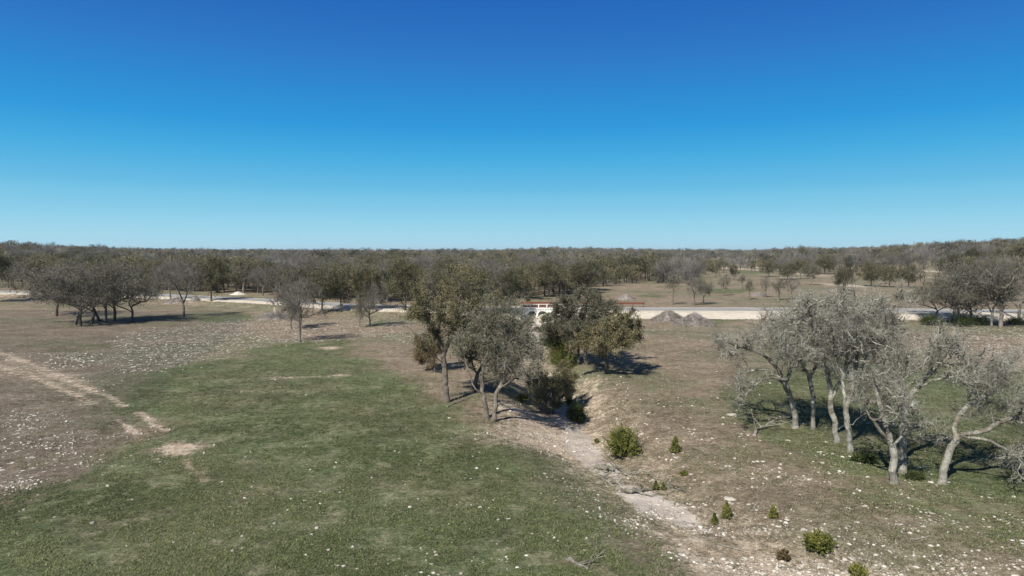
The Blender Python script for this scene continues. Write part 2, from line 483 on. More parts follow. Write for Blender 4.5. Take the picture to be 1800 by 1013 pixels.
def grow(trunks, attract, R, step=0.3, infl=2.5, kill=0.5, maxit=90, jitter=0.25, lift=0.06):
    P = []; par = []; tr = []
    for ti, (pts, attach) in enumerate(trunks):
        pts = [np.array(p, float) for p in smooth_line(pts, 3)]
        if attach is None: prev = -1
        else:
            arr = np.array(P); prev = int(np.argmin(np.linalg.norm(arr - pts[0], axis=1)))
        last = None
        for i, p in enumerate(pts):
            if i == 0:
                if prev < 0: P.append(p); par.append(-1); prev = len(P) - 1; tr.append(1)
                last = P[prev]
                continue
            d = np.linalg.norm(p - last); m = max(1, int(d / step))
            a = last
            for k in range(1, m + 1):
                q = a + (p - a) * k / m + R.normal(size=3) * 0.03 * min(1, i)
                P.append(q); par.append(prev); prev = len(P) - 1; tr.append(1)
            last = p
    P = [np.array(p) for p in P]
    A = attract.copy()
    arr = np.array(P)
    D = np.full(len(A), 1e9); NI = np.zeros(len(A), int)
    # only the upper 60 % of trunk nodes may sprout
    zmin = arr[:, 2].min(); zmax = arr[:, 2].max()
    new = [i for i in range(len(P)) if arr[i, 2] > zmin + 0.42 * (zmax - zmin)]
    for it in range(maxit):
        if len(A) == 0: break
        na = np.array([P[i] for i in new]); ni = np.array(new)
        if len(na):
            dd = np.linalg.norm(A[:, None, :] - na[None, :, :], axis=2)
            j = dd.argmin(1); dm = dd[np.arange(len(A)), j]
            m = dm < D
            D = np.where(m, dm, D); NI = np.where(m, ni[j], NI)
        keep = D > kill
        A = A[keep]; D = D[keep]; NI = NI[keep]
        if len(A) == 0: break
        lim = infl if it > 6 else infl * 3
        act = D < max(lim, D.min() * 1.05)
        new = []
        PP = np.array(P)
        dirs = norm(A[act] - PP[NI[act]])
        ids = NI[act]
        uid, inv = np.unique(ids, return_inverse=True)
        acc = np.zeros((len(uid), 3)); np.add.at(acc, inv, dirs)
        acc = norm(norm(acc) + R.normal(size=acc.shape) * jitter + np.array([0, 0, lift]))
        for k, u in enumerate(uid):
            P.append(PP[u] + acc[k] * step); par.append(int(u)); new.append(len(P) - 1); tr.append(0)
    return np.array(P), np.array(par), np.array(tr)

def radii(P, par, R_trunk, r_tip):
    n = len(P)
    ch = np.zeros(n, int)
    for i in range(n):
        if par[i] >= 0: ch[par[i]] += 1
    tips = np.where(ch == 0, 1.0, 0.0)
    for i in range(n - 1, -1, -1):
        if par[i] >= 0: tips[par[i]] += tips[i]
    e = math.log(max(3, tips.max())) / math.log(R_trunk / r_tip)
    r = r_tip * tips ** (1 / e)
    main = np.full(n, -1)
    best = np.zeros(n)
    for i in range(n):
        p = par[i]
        if p >= 0 and tips[i] > best[p]: best[p] = tips[i]; main[p] = i
    return r, main, ch

def build_tree(trunks, attract, seed, Rt=0.25, tip=0.014, step=0.3, infl=2.5, kill=0.5, jitter=0.25,
               twigs=3.0, twig_len=0.5, twig_r=0.008, leaves=0, leaf=0.09, spread=0.22, twig_seg=2, droop=0.0,
               maxit=90, flare=0.5, leafy=None, leaf_tint=0.5, cull=False):
    """returns (trunk Geo, crown twigs Geo, leaves Geo or None)"""
    R = rng(seed)
    P, par, tr = grow(trunks, attract, R, step, infl, kill, maxit, jitter)
    r, main, ch = radii(P, par, Rt, tip)
    n = len(P)
    pd = np.zeros((n, 3)); has = par >= 0
    pd[has] = norm(P[has] - P[par[has]])
    nd = pd.copy()
    mm = main >= 0
    nd[mm] += norm(P[main[mm]] - P[mm])
    nd = norm(nd)
    # root flare
    z0 = P[:, 2].min()
    root = np.where(~has)[0]
    fl = np.zeros(n)
    for rt in root:
        d = np.linalg.norm(P - P[rt], axis=1)
        fl = np.maximum(fl, np.exp(-d / 0.28) * (tr > 0))
    r = r * (1 + flare * fl)
    i = np.where(has)[0]; p = par[i]
    is_main = main[p] == i
    D0 = np.where(is_main[:, None], nd[p], pd[i])
    R0 = np.where(is_main, r[p], np.minimum(r[p], r[i] * 1.25))
    big = r[i] > 0.045
    g = Geo()
    th = R.uniform(0.3, 0.7, n)
    for sel, k in ((big, 8), (~big & (r[i] > 0.02), 5), (~big & (r[i] <= 0.02), 3)):
        s = i[sel]
        V, Fq = tubes(P[par[s]], P[s], R0[sel], r[s], D0[sel], nd[s], k)
        g.add(V, Fq, np.repeat(th[s], 2 * k) if len(s) else 0.5)
    # twigs
    thin = np.where((r < 0.045) & has & (tr == 0))[0]
    if len(thin) == 0: thin = np.where(has)[0]
    wt = 1.0 / (0.3 + r[thin] / tip); wt /= wt.sum()
    nt_ = int(len(thin) * twigs)
    src = R.choice(thin, nt_, p=wt)
    if cull:
        qq = vnoise(P[src, 0] * .75 + 3, P[src, 2] * .75 + P[src, 1] * .6, seed + 9)
        src = src[R.uniform(size=nt_) < -.2 + 2.1 * qq]; nt_ = len(src)
    base = P[src] - pd[src] * (R.uniform(0, step, nt_))[:, None]
    d = norm(pd[src] * 0.9 + R.normal(size=(nt_, 3)) * 0.75 + np.array([0, 0, 0.15 - droop]))
    tw = Geo(); ends = []
    L = twig_len * R.uniform(0.5, 1.3, nt_)
    rr = np.full(nt_, twig_r) * R.uniform(0.8, 1.3, nt_)
    a = base; ra = rr
    for sgi in range(twig_seg):
        b = a + d * (L / twig_seg)[:, None]
        rb = ra * 0.7
        V, Fq = tubes(a, b, ra, rb, d, d, 3)
        tw.add(V, Fq, np.repeat(R.uniform(0.2, 0.9, nt_), 6))
        ends.append((a + b) / 2); ends.append(b)
        # side shoots
        d2 = norm(d + R.normal(size=(nt_, 3)) * 0.8)
        c = b + d2 * (L * 0.45)[:, None]
        V, Fq = tubes(b, c, rb, rb * 0.5, d2, d2, 3)
        tw.add(V, Fq, np.repeat(R.uniform(0.2, 0.9, nt_), 6))
        ends.append(c)
        a = b; ra = rb
        d = norm(d + R.normal(size=(nt_, 3)) * 0.5 + np.array([0, 0, 0.05 - droop]))
    lf = None
    if leaves > 0:
        E = np.concatenate(ends)
        if leafy is not None:
            E = E[leafy(E, R)]
        # clumpy foliage: probability varies in space
        q = vnoise(E[:, 0] * 0.9 + 5, E[:, 2] * 0.9 + E[:, 1] * 0.7, seed)
        E = E[R.uniform(size=len(E)) < -0.15 + 1.9 * q]
        idx = np.repeat(np.arange(len(E)), leaves)
        C = E[idx] + R.normal(size=(len(idx), 3)) * spread
        V, Fq = leaf_quads(C, leaf, R)
        cl = vnoise(C[:, 0] * 1.3, C[:, 2] * 1.3 + C[:, 1], seed + 3)
        t = np.clip(leaf_tint + (cl - 0.5) * 0.5 + R.normal(size=len(C)) * 0.16, 0, 1)
        lf = Geo(); lf.add(V, Fq, np.repeat(t, 4))
    return g, tw, lf

# ================================================================== GROUND
def zone_poly(pts): return [tuple(on_z(a, b, 0.0)) for a, b in pts]
GREEN_POLYS = [zone_poly(p) for p in [
    [(-300, 1100), (-300, 930), (0, 880), (120, 850), (180, 815), (235, 765), (215, 715), (195, 690), (260, 655), (360, 640), (420, 628), (480, 604), (560, 600), (640, 606),
     (660, 640), (720, 668), (745, 700), (800, 716), (850, 745), (880, 778), (930, 800), (985, 850), (1040, 890), (1100, 940), (1180, 990), (1230, 1060), (1250, 1300), (-300, 1300)],
    [(1268, 690), (1330, 650), (1500, 640), (1650, 640), (1800, 650), (2100, 660), (2100, 950), (1800, 900), (1700, 880), (1560, 860), (1440, 830), (1350, 800), (1290, 755)],
    [(1290, 770), (1400, 850), (1500, 905), (1640, 950), (1900, 1010), (2100, 900), (1800, 880), (1560, 850)],
    [(1235, 556), (1300, 554), (1300, 568), (1240, 570)],
    [(100, 606), (190, 606), (190, 617), (110, 617)],
    [(1230, 508), (1330, 507), (1320, 516), (1220, 517)], [(1130, 518), (1190, 518), (1190, 524), (1130, 524)],
    [(1290, 475), (1380, 474), (1380, 483), (1300, 484)],
    [(640, 560), (700, 562), (720, 572), (650, 578)],
    [(330, 548), (450, 552), (450, 566), (330, 564)],
]]
BARE_POLYS = [zone_poly(p) for p in [
    [(858, 742), (875, 720), (930, 700), (985, 700), (1040, 700), (1060, 760), (1060, 800), (1100, 850), (1060, 850), (1010, 800), (950, 775), (900, 768)],
    [(1100, 790), (1170, 810), (1200, 850), (1160, 860), (1110, 830)],
    [(1090, 870), (1180, 885), (1260, 935), (1330, 930), (1480, 985), (1600, 1030), (1900, 1200), (1300, 1150), (1200, 980), (1130, 920)],
    [(1000, 650), (1035, 660), (1060, 720), (1050, 760), (1020, 720)],
    [(-50, 640), (0, 632), (100, 660), (160, 685), (100, 690), (0, 660)],
]]
BARE_SPOTS = [  # px, py, rx, ry, strength
    (312, 788, 40, 12, 1.4), (600, 661, 26, 3, .8), (500, 665, 40, 4, .6), (530, 664, 60, 3, .5), (580, 612, 26, 3, .8), (350, 832, 10, 14, .5),
    (1000, 690, 30, 14, .6), (1060, 600, 40, 4, .25), (40, 700, 60, 10, .25), (800, 640, 60, 14, .3), (1480, 502, 30, 5, 1.0), (1410, 482, 22, 5, .9), (1300, 473, 34, 3, 1.0)]
TRACKS = [([(-60, 606), (0, 620), (60, 643), (110, 664), (165, 690)], 0.75, 1.15), ([(-60, 634), (0, 642), (70, 668), (125, 692), (160, 712)], 0.6, 1.05),
          ([(178, 693), (198, 703), (218, 716)], 0.32, 1.2), ([(208, 738), (222, 748), (240, 762)], .3, 1.1), ([(243, 726), (266, 740), (292, 756)], .36, 1.2), ([(325, 808), (340, 826), (360, 845)], .28, .8), ([(120, 690), (165, 712)], .35, .9)]
STONE_POLYS = [(zone_poly(p), s) for p, s in [
    ([(-100, 720), (60, 730), (170, 780), (140, 840), (0, 880), (-100, 900)], 1.15),
    ([(70, 618), (150, 618), (180, 640), (150, 655), (75, 640)], 2.2),
    ([(180, 590), (330, 570), (470, 555), (640, 560), (720, 560), (760, 600), (600, 600), (470, 608), (360, 640), (240, 660), (170, 650)], 1.5),
    ([(1240, 640), (1330, 700), (1450, 760), (1600, 830), (1900, 920), (1900, 1080), (1300, 1080), (1180, 930), (1000, 700), (1020, 640)], .32),
    ([(1560, 590), (1700, 575), (1900, 575), (1900, 650), (1700, 645)], 1.6),
    ([(1120, 575), (1280, 575), (1270, 620), (1130, 620)], .45),
    ([(880, 560), (980, 560), (1000, 640), (900, 640)], .9),
    ([(1150, 525), (1500, 527), (1800, 530), (1800, 538), (1200, 538)], .8),
    ([(1560, 550), (1800, 556), (1800, 575), (1560, 570)], .5),
    ([(300, 770), (360, 775), (370, 800), (320, 800)], .6)]]
STONE_POLYS += []

def zones(x, y):
    wx = x + (fbm(x / 4.5, y / 4.5, 31, 4) - 0.5) * 5.0 * np.clip(y / 60, .3, 2)
    wy = y + (fbm(x / 4.5 + 50, y / 4.5, 37, 4) - 0.5) * 7.0 * np.clip(y / 50, .3, 2.5)
    offs = [(0, 0), (1.2, .6), (-1.1, .9), (.5, -1.4), (-.8, -1.3), (2.6, -.4), (-2.7, .2), (.3, 2.8), (.2, -2.9)]
    def pm(pts):
        s = 0
        for ox, oy in offs: s = s + in_poly(wx + ox, wy + oy, pts)
        return s / len(offs)
    G = np.zeros(np.shape(x)); B = np.zeros(np.shape(x)); S = np.zeros(np.shape(x)); BED = np.zeros(np.shape(x)); L = np.zeros(np.shape(x))
    for k_, p in enumerate(GREEN_POLYS): G = np.maximum(G, pm(p) * (.62 if k_ == 2 else 1))
    G = G * 0.85
    bgn = fbm(x / 14, y / 14, 41, 3)
    G = np.maximum(G, sstep(0.52, 0.72, bgn) * 0.42)
    for p, q in zip(BARE_POLYS, [.95, .85, .95, 1.0, .7]): B = np.maximum(B, pm(p) * q)
    for px, py, rx, ry, s in BARE_SPOTS:
        c = on_z(px, py, 0) if py > 520 else ground(px, py)[:2]
        d = c[1]; sx = rx * d / F; sy = ry * d * d / (11 * F)
        q = ((x - c[0] + .9 * (fbm(x / .9, y / .9, 301, 3) - .5) * sx) / sx) ** 2 + ((y - c[1] + 1.2 * (fbm(x / .9, y / .9, 302, 3) - .5) * sy) / sy) ** 2
        B = np.maximum(B, s * 0.9 * np.exp(-q))
    for pts, w, s in TRACKS:
        pl = [tuple(on_z(a, b, 0)) for a, b in pts]
        dd, _ = dist_poly(x, y, pl)
        B = np.maximum(B, s * 0.72 * np.exp(-(dd / w / 1.05) ** 2) * (.66 + .4 * sstep(.35, .6, fbm(x / 1.3, y / 1.3, 305, 3))))
    for p, s in STONE_POLYS: S = np.maximum(S, pm(p) * s)
    S = np.maximum(S, 0.10 * sstep(.4, .7, fbm(x / 9, y / 9, 43, 3)))
    dc, tc = dist_poly(x, y, CREEK)
    near = (y < 119)
    wob = fbm(x / 2.0, y / 2.0, 51, 3)
    B = np.maximum(B, near * 0.5 * (1 - sstep(1.0, 3.4, dc + 2.4 * (wob - .5))))
    S = np.maximum(S, near * 0.45 * (1 - sstep(1.5, 4.5, dc)))
    seg = sstep(0.38, 0.6, fbm(x / 6 + 3, y / 6, 57, 2))
    bb = np.interp(y, [20, 26, 28.5, 29.8, 32.5, 34, 37, 42, 46, 50, 80, 95, 118], [.2, .35, .7, 1, 1, .45, .6, 1, 1, .85, .3, .8, .9])
    BED = near * bb * (1 - sstep(0.5, 1.25, dc + 1.3 * (wob - .5)))
    G = G * (1 - np.clip(B * 1.1, 0, 1)) * (1 - BED)
    # limestone roadside
    v = road_y(x) - y
    rw = np.interp(x, [-60, -20, 15], [5.8, 6.4, 8.8])
    L = sstep(rw + 1.6, rw, v) * sstep(-4.6, -3.6, v) * 1.0
    L = np.maximum(L, sstep(-9, -4, v) * sstep(-4.6, -5.0, v) * .0)
    # far white clearing strips
    for px, py, rx, ry, s in [(1265, 464, 38, 1.3, .9), (1225, 461, 14, 1.0, .7), (1345, 472, 10, 3, .9), (1655, 477, 28, 3, .9), (1500, 502, 16, 3, .8), (858, 483, 9, 1.6, .9), (858, 476, 6, 3, .4), (1390, 488, 34, 1.2, .6), (1625, 488, 20, 3, .5), (415, 517, 16, 2, .3)]:
        c = ground(px, py)[:2]
        d = c[1]; sx = rx * d / F
        sy = max(ry * d * d / (10 * F), 2)
        L = np.maximum(L, s * np.exp(-((x - c[0]) / sx) ** 2 - ((y - c[1]) / sy) ** 2))
    return G, B, S, BED, L

def axis(segs):
    out = [segs[0][0]]
    for a, b, st0, st1 in segs:
        L = b - a; n = max(2, int(round(2 * L / (st0 + st1))))
        t = np.linspace(0, 1, n + 1)[1:]
        q = st1 / st0
        if abs(q - 1) < 1e-3: u = t
        else: u = (q ** t - 1) / (q - 1)
        out += list(a + L * u)
    return np.array(out)

gx = axis([(-5000, -600, 300, 30), (-600, -120, 30, 2.0), (-120, -30, 2.0, .35), (-30, 34, .2, .2), (34, 120, .3, 2.0), (120, 600, 2.0, 30), (600, 5000, 30, 300)])
gy = axis([(-800, 0, 200, 3), (0, 20, 3, .25), (20, 52, .2, .2), (52, 145, .25, .8), (145, 300, .9, 4), (300, 1500, 4, 60), (1500, 7000, 60, 600)])
XX, YY = np.meshgrid(gx, gy)
ZZ = height(XX, YY)
nx, ny = len(gx), len(gy)
V = np.stack([XX, YY, ZZ], -1).reshape(-1, 3)
ii = np.arange(nx * ny).reshape(ny, nx)
Fq = np.stack([ii[:-1, :-1], ii[:-1, 1:], ii[1:, 1:], ii[1:, :-1]], -1).reshape(-1, 4)
gm = make_mesh('ground', V, Fq, M_GROUND, smooth=True)
Gz, Bz, Sz, Dz, Lz = zones(XX, YY)
def zattr(name, a, b, c):
    at = gm.attributes.new(name, 'FLOAT_COLOR', 'POINT')
    q = np.stack([a.ravel(), b.ravel(), c.ravel(), np.ones(a.size)], -1).astype(np.float32)
    at.data.foreach_set('color', q.ravel())
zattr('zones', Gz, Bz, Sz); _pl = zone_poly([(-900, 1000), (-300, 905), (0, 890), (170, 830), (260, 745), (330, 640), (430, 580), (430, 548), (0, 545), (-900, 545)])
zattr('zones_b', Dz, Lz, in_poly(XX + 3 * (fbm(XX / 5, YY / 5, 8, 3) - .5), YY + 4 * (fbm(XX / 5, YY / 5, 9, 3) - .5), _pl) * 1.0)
go = link('ground', gm); tag(go, kind='structure')
print('ground verts', len(V))

# ------------------------------------------------------------------ road
def strip(name, offa, offb, z, mat, x0=-900, x1=900, n=500):
    xs = np.linspace(x0, x1, n); ys = road_y(xs)
    w = (fbm(xs / 3, xs * 0, 61, 3) - .5)
    A = np.stack([xs, ys + offa + 0.25 * w, np.full(n, z)], -1); Bv = np.stack([xs, ys + offb + 0.25 * w, np.full(n, z)], -1)
    Vv = np.concatenate([A, Bv]); i = np.arange(n - 1)
    me = make_mesh(name, Vv, np.stack([i, i + 1, i + 1 + n, i + n], -1), mat)
    return link(name, me)
m_asph = simple_mat('worn_asphalt', (0.26, 0.26, 0.262), (0.36, 0.355, 0.35), 0.6, 0.85, 40, 0.3, 0.01)
tag(strip('road', -2.6, 2.6, ROAD_Z + 0.03, m_asph), kind='structure')

# ------------------------------------------------------------------ bridge over the creek
import bmesh
M_CONC = simple_mat('white_concrete', (0.60, 0.59, 0.55), (0.74, 0.73, 0.70), 1.2, 0.85, 25, 0.15, 0.01)
M_RUST = simple_mat('rusted_steel', (0.10, 0.032, 0.018), (0.20, 0.07, 0.038), 4.0, 0.8, 40, 0.3, 0.01)
M_PIPE = simple_mat('culvert_lining', (0.10, 0.11, 0.12), (0.22, 0.23, 0.24), 3.0, 0.6, 20, 0.2, 0.01)

def box_bm(bm, x0, x1, y0, y1, z0, z1):
    vs = [bm.verts.new((x, y, z)) for z in (z0, z1) for x, y in ((x0, y0), (x1, y0), (x1, y1), (x0, y1))]
    for q in ((0, 3, 2, 1), (4, 5, 6, 7), (0, 1, 5, 4), (1, 2, 6, 5), (2, 3, 7, 6), (3, 0, 4, 7)):
        bm.faces.new([vs[i] for i in q])

def bm_obj(name, bm, mat, parent=None, smooth=False):
    me = bpy.data.meshes.new(name); bm.normal_update(); bm.to_mesh(me); bm.free(); me.materials.append(mat)
    if smooth: me.polygons.foreach_set('use_smooth', np.ones(len(me.polygons), bool))
    return link(name, me, parent)

def build_bridge():
    yn = 120.35; x0, x1 = -0.6, 13.6
    root = empty('culvert_bridge', (6.5, yn, 0))
    tag(root, 'white concrete culvert bridge with dark arches carrying the road over the creek', 'bridge')
    arches = [1.35, 3.55, 5.35, 7.45, 9.55, 11.6]; r = 0.74; zc = 0.12; ztop = ROAD_Z + 0.12; zb = -1.7; th = 0.45
    def L(v): return (v[0] - 6.5, v[1] - yn, v[2])
    bm = bmesh.new()
    # headwall front: panels between arches + arch fans
    def face(pts, y):
        bm.faces.new([bm.verts.new(L((p[0], y, p[1]))) for p in pts])
    edges = [x0] + sum([[a - r, a + r] for a in arches], []) + [x1]
    n = 10
    for y in (yn, yn + th):
        for i in range(0, len(edges), 2):
            face([(edges[i], zb), (edges[i + 1], zb), (edges[i + 1], ztop), (edges[i], ztop)], y)
        for a in arches:
            arc = [(a + r * math.cos(math.pi - math.pi * k / n), zc + r * math.sin(math.pi * k / n)) for k in range(n + 1)]
            for k in range(n):
                p, q = arc[k], arc[k + 1]
                face([p, q, (q[0], ztop), (p[0], ztop)], y)
    bm.faces.new([bm.verts.new(L(v)) for v in ((x0, yn, ztop), (x1, yn, ztop), (x1, yn + th, ztop), (x0, yn + th, ztop))])
    for xx in (x0, x1):
        bm.faces.new([bm.verts.new(L(v)) for v in ((xx, yn, zb), (xx, yn + th, zb), (xx, yn + th, ztop), (xx, yn, ztop))])
    bm_obj('headwall', bm, M_CONC, root)
    for a in arches:
        bm = bmesh.new()
        prof = [(a - r, zb)] + [(a + r * math.cos(math.pi - math.pi * k / n), zc + r * math.sin(math.pi * k / n)) for k in range(n + 1)] + [(a + r, zb)]
        for k in range(len(prof) - 1):
            p, q = prof[k], prof[k + 1]
            bm.faces.new([bm.verts.new(L(v)) for v in ((p[0], yn + .004, p[1]), (q[0], yn + .004, q[1]), (q[0], yn + 7, q[1]), (p[0], yn + 7, p[1]))])
        bm.faces.new([bm.verts.new(L((p[0], yn + 7, p[1]))) for p in prof])
        bm_obj('culvert_barrel', bm, M_PIPE, root)
    # slanted wing walls
    for sx, xe in ((-1, x0), (1, x1)):
        bm = bmesh.new()
        a = [(xe, yn - .02, zb), (xe + sx * 2.2, yn - 2.6, zb), (xe + sx * 2.2, yn - 2.6, -0.3), (xe, yn - .02, ztop)]
        b = [(v[0] + sx * .3, v[1] + .25, v[2]) for v in a]
        va = [bm.verts.new(L(v)) for v in a]; vb = [bm.verts.new(L(v)) for v in b]
        bm.faces.new(va); bm.faces.new(vb[::-1])
        for i in range(4): bm.faces.new([va[i], vb[i], vb[(i + 1) % 4], va[(i + 1) % 4]])
        bm_obj('wing_wall', bm, M_CONC, root)
    # coping beam and deck
    bm = bmesh.new(); box_bm(bm, x0 - 6.5 - .15, x1 - 6.5 + .15, -.12, th + .08, ztop + .003, ztop + .25); bm_obj('coping', bm, M_CONC, root)
    bm = bmesh.new(); box_bm(bm, x0 - 6.5, x1 - 6.5, th + .083, 8.0, ROAD_Z - 0.35, ROAD_Z + 0.012); bm_obj('deck_slab', bm, M_CONC, root)
    for k in range(9):
        bm = bmesh.new(); cx = x0 - 6.5 + 2.4 + k * 1.46
        box_bm(bm, cx - .09, cx + .09, .08, .26, ztop + .253, ztop + .85); bm_obj('parapet_post', bm, M_CONC, root)
    bm = bmesh.new(); box_bm(bm, x0 - 6.5 + 2.2, x1 - 6.5, .29, .37, ztop + .38, ztop + .70); bm_obj('rail_beam', bm, M_RUST, root)
    bm = bmesh.new(); box_bm(bm, x0 - 6.5 + 2.2, x1 - 6.5, .06, .283, ztop + .853, ztop + .93); bm_obj('top_rail', bm, M_CONC, root)

def w_beam(x0, x1, yoff, z):
    xs = np.arange(x0, x1 + .01, 1.0); ys = road_y(xs) + yoff
    prof = [(0, -.155), (.04, -.12), (.04, -.06), (0, -.02), (0, .02), (.04, .06), (.04, .12), (0, .155)]
    V = []; Fq = []
    for i, (x, y) in enumerate(zip(xs, ys)):
        for dy, dz in prof: V.append((x, y - dy, z + dz))
    m = len(prof)
    for i in range(len(xs) - 1):
        for k in range(m - 1): Fq.append((i * m + k, (i + 1) * m + k, (i + 1) * m + k + 1, i * m + k + 1))
    return np.array(V), np.array(Fq)

def guard_rail():
    x0, x1 = 1.6, 24.6
    root = empty('guard_rail', (x0, float(road_y(x0)) + 3.6, ROAD_Z))
    tag(root, 'long rusty steel guard rail along the far edge of the road at the creek crossing', 'guard rail')
    base = np.array(root.location)
    V, Fq = w_beam(x0, x1, 3.6, ROAD_Z + 0.78)
    link('rail_beam', make_mesh('rail_beam', V - base, Fq, M_RUST), root)
    for k in range(13):
        x = x0 + 0.3 + k * 1.87; y = float(road_y(x)) + 3.6
        bm = bmesh.new(); box_bm(bm, x - .06 - base[0], x + .06 - base[0], y + .05 - base[1], y + .2 - base[1], -.3, .95)
        bm_obj('post', bm, M_RUST, root)
build_bridge(); guard_rail()

# ================================================================== HERO TREES
GREY_LEAF = dict(leaves=0)
N_TREES = 0
def add_tree(name, label, cat, base, parts, group=None, scale=1.0, rz=0.0):
    root = empty(name, base, rz, scale); tag(root, label, cat, group)
    for nm, me in parts: link(nm, me, root)
    return root

def hero(name, label, base, limbs, crowns, seed, n_attr=900, mats=(M_BARK, M_TWIG, M_OLIVE), group=None, depth=None, clumps=30, tight=0.2, cat='tree', **kw):
    """base pixel; limbs: list of pixel polylines [(px,py,dy)], first starts at the base; crowns: (px,py,rx,rz in px, dy, ry metres, weight)"""
    g = ground(*base); Y0 = g[1]
    sc = math.hypot(1, 0) * Y0 / F
    R = rng(seed + 999)
    kw['Rt'] = kw.get('Rt', .2) * .84
    def pt(p):
        dy = p[2] if len(p) > 2 else 0.0
        return on_y(p[0], p[1], Y0 + dy) - g
    trunks = []
    for i, l in enumerate(limbs):
        pts = [pt(p) for p in l]
        if i == 0: pts[0] = np.array([0, 0, -0.12])
        trunks.append((pts, None if (i == 0 or l[0][1] > 9000) else 1))
    cr = []
    for c in crowns:
        px, py, rx, rz, dy, ry, w = c
        dd = (Y0 + dy) / F
        wd = 1.16 if mats is MD else 1.0
        cr.append((pt((px, py, dy)), (rx * dd * wd, ry * wd, rz * dd * (1.1 if mats is MD else 1.02)), w))
    if mats is MD: clumps = int(clumps * .8); tight = .17; n_attr = int(n_attr * 1.15); kw['cull'] = True
    if mats is MD:
        lo = max(crowns, key=lambda c: c[1] + c[3])
        crowns = list(crowns) + [(lo[0] - lo[2] * .35, lo[1] + lo[3] * .95, lo[2] * .75, lo[3] * .42, lo[4] - .8, lo[5] * .6, .45)]
        cr = cr + [(pt((c[0], c[1], c[4])), (c[2] * Y0 / F, c[5], c[3] * Y0 / F), c[6]) for c in crowns[-1:]]
    att = crown_points(cr, n_attr, R, clumps, tight)
    att = att[att[:, 2] > 0.5]
    a, b, c = build_tree(trunks, att, seed, **kw)
    parts = [('trunk', a.mesh(name + '_trunk', mats[0], True)), ('twigs', b.mesh(name + '_twigs', mats[1]))]
    if c is not None: parts.append(('foliage', c.mesh(name + '_foliage', mats[2])))
    return add_tree(name, label, cat, g, parts, group)

OAK = dict(Rt=0.27, tip=0.014, step=0.28, infl=2.2, kill=0.55, jitter=0.28, twigs=2.2, twig_len=0.5, twig_r=0.008, leaves=7, leaf=0.055, spread=0.11)
DEAD = dict(Rt=0.23, tip=0.021, step=0.26, infl=2.0, kill=0.5, jitter=0.6, twigs=4.8, twig_len=0.6, twig_r=0.010, leaves=1, leaf=.024, spread=.03)
MD = (M_DEAD, M_LICH, M_TUFT)

# centre group beside the creek
hero('oak_tree', 'tallest olive brown oak with a straight pale trunk left of the creek', (786, 707),
     [[(786, 707), (783, 670), (781, 635), (779, 612)], [(780, 625, 0), (771, 590, .3), (773, 560, .5), (766, 530, .5)], [(780, 622, 0), (794, 590, -.3), (802, 560, -.2), (806, 525, 0)],
      [(781, 640), (765, 628, -.3), (748, 618, -.6)]],
     [(795, 535, 72, 52, 0, 3.4, 1.3), (785, 510, 48, 32, .5, 2.4, .7), (745, 575, 30, 40, -.3, 1.6, .5), (838, 560, 36, 40, 0, 2.0, .5)], 11, 1500, mats=(M_BARK, M_TWIG, M_OLIVE), **{**OAK, 'Rt': .25, 'leaf_tint': .74}, clumps=44)
hero('oak_tree', 'crooked grey green oak, back one of the pair in front of the creek bank', (856, 735),
     [[(856, 735), (852, 705), (847, 680), (848, 650)], [(848, 655), (858, 615, .3), (850, 585, .4)], [(849, 660), (876, 630, -.3), (888, 605, -.4)], [(852, 693), (836, 684, -.2), (822, 650, .2), (815, 622, .5)]],
     [(868, 580, 66, 46, .5, 3.0, 1.2), (905, 610, 40, 38, -.2, 2.2, .6), (820, 600, 26, 30, .5, 1.5, .3), (880, 548, 46, 30, 1, 2.2, .6)], 12, 1400, mats=(M_BARK, M_DEAD, M_GREYG), **{**OAK, 'Rt': .19, 'twigs': 2.4, 'leaves': 3, 'leaf_tint': .6}, clumps=40)
hero('oak_tree', 'leaning pale oak with a long bare limb reaching right over the creek', (867, 741),
     [[(867, 741), (870, 715), (873, 690), (885, 672)], [(878, 683), (905, 666, -.4), (925, 668, -.7), (946, 664, -1.0)], [(883, 675), (893, 640, .2), (905, 610, .4)], [(893, 640), (920, 625, -.3), (940, 622, -.5)]],
     [(905, 630, 48, 38, 0, 2.3, 1.0), (935, 650, 32, 26, -.6, 1.8, .7), (900, 600, 40, 30, .5, 2.0, .5)], 13, 900, mats=(M_BARK, M_DEAD, M_GREYG), **{**DEAD, 'Rt': .17, 'leaves': 1, 'leaf': .06, 'twigs': 3.4, 'spread': .2}, clumps=24)
hero('oak_tree', 'small dark twisted oak behind the pair at the creek bank', (838, 690),
     [[(838, 690), (838, 665), (846, 640)], [(842, 655), (862, 625, .3), (872, 600, .3)], [(840, 662), (830, 640, .2), (826, 620, .4)]],
     [(850, 600, 46, 36, 0, 2.4, 1), (880, 590, 30, 30, .4, 1.8, .4)], 14, 700, mats=(M_BARKD, M_TWIG, M_GREYG), **{**OAK, 'Rt': .2, 'leaf_tint': .35}, clumps=22)
hero('shrub_oak', 'round grey green shrub oak growing in the creek bed behind the bare limb', (974, 728),
     [[(974, 728), (972, 715), (968, 703)], [(972, 716), (985, 700, .2), (992, 690, .2)], [(973, 718), (955, 702, -.2), (948, 690, 0)]],
     [(968, 690, 38, 36, 0, 1.9, 1), (985, 680, 26, 30, .4, 1.3, .4)], 15, 900, cat='shrub', mats=(M_BARKD, M_TWIG, M_OLIVE), **{**OAK, 'Rt': .1, 'step': .2, 'kill': .35, 'infl': 1.5, 'leaves': 6, 'leaf': .05, 'twig_len': .38, 'leaf_tint': .72}, clumps=22)
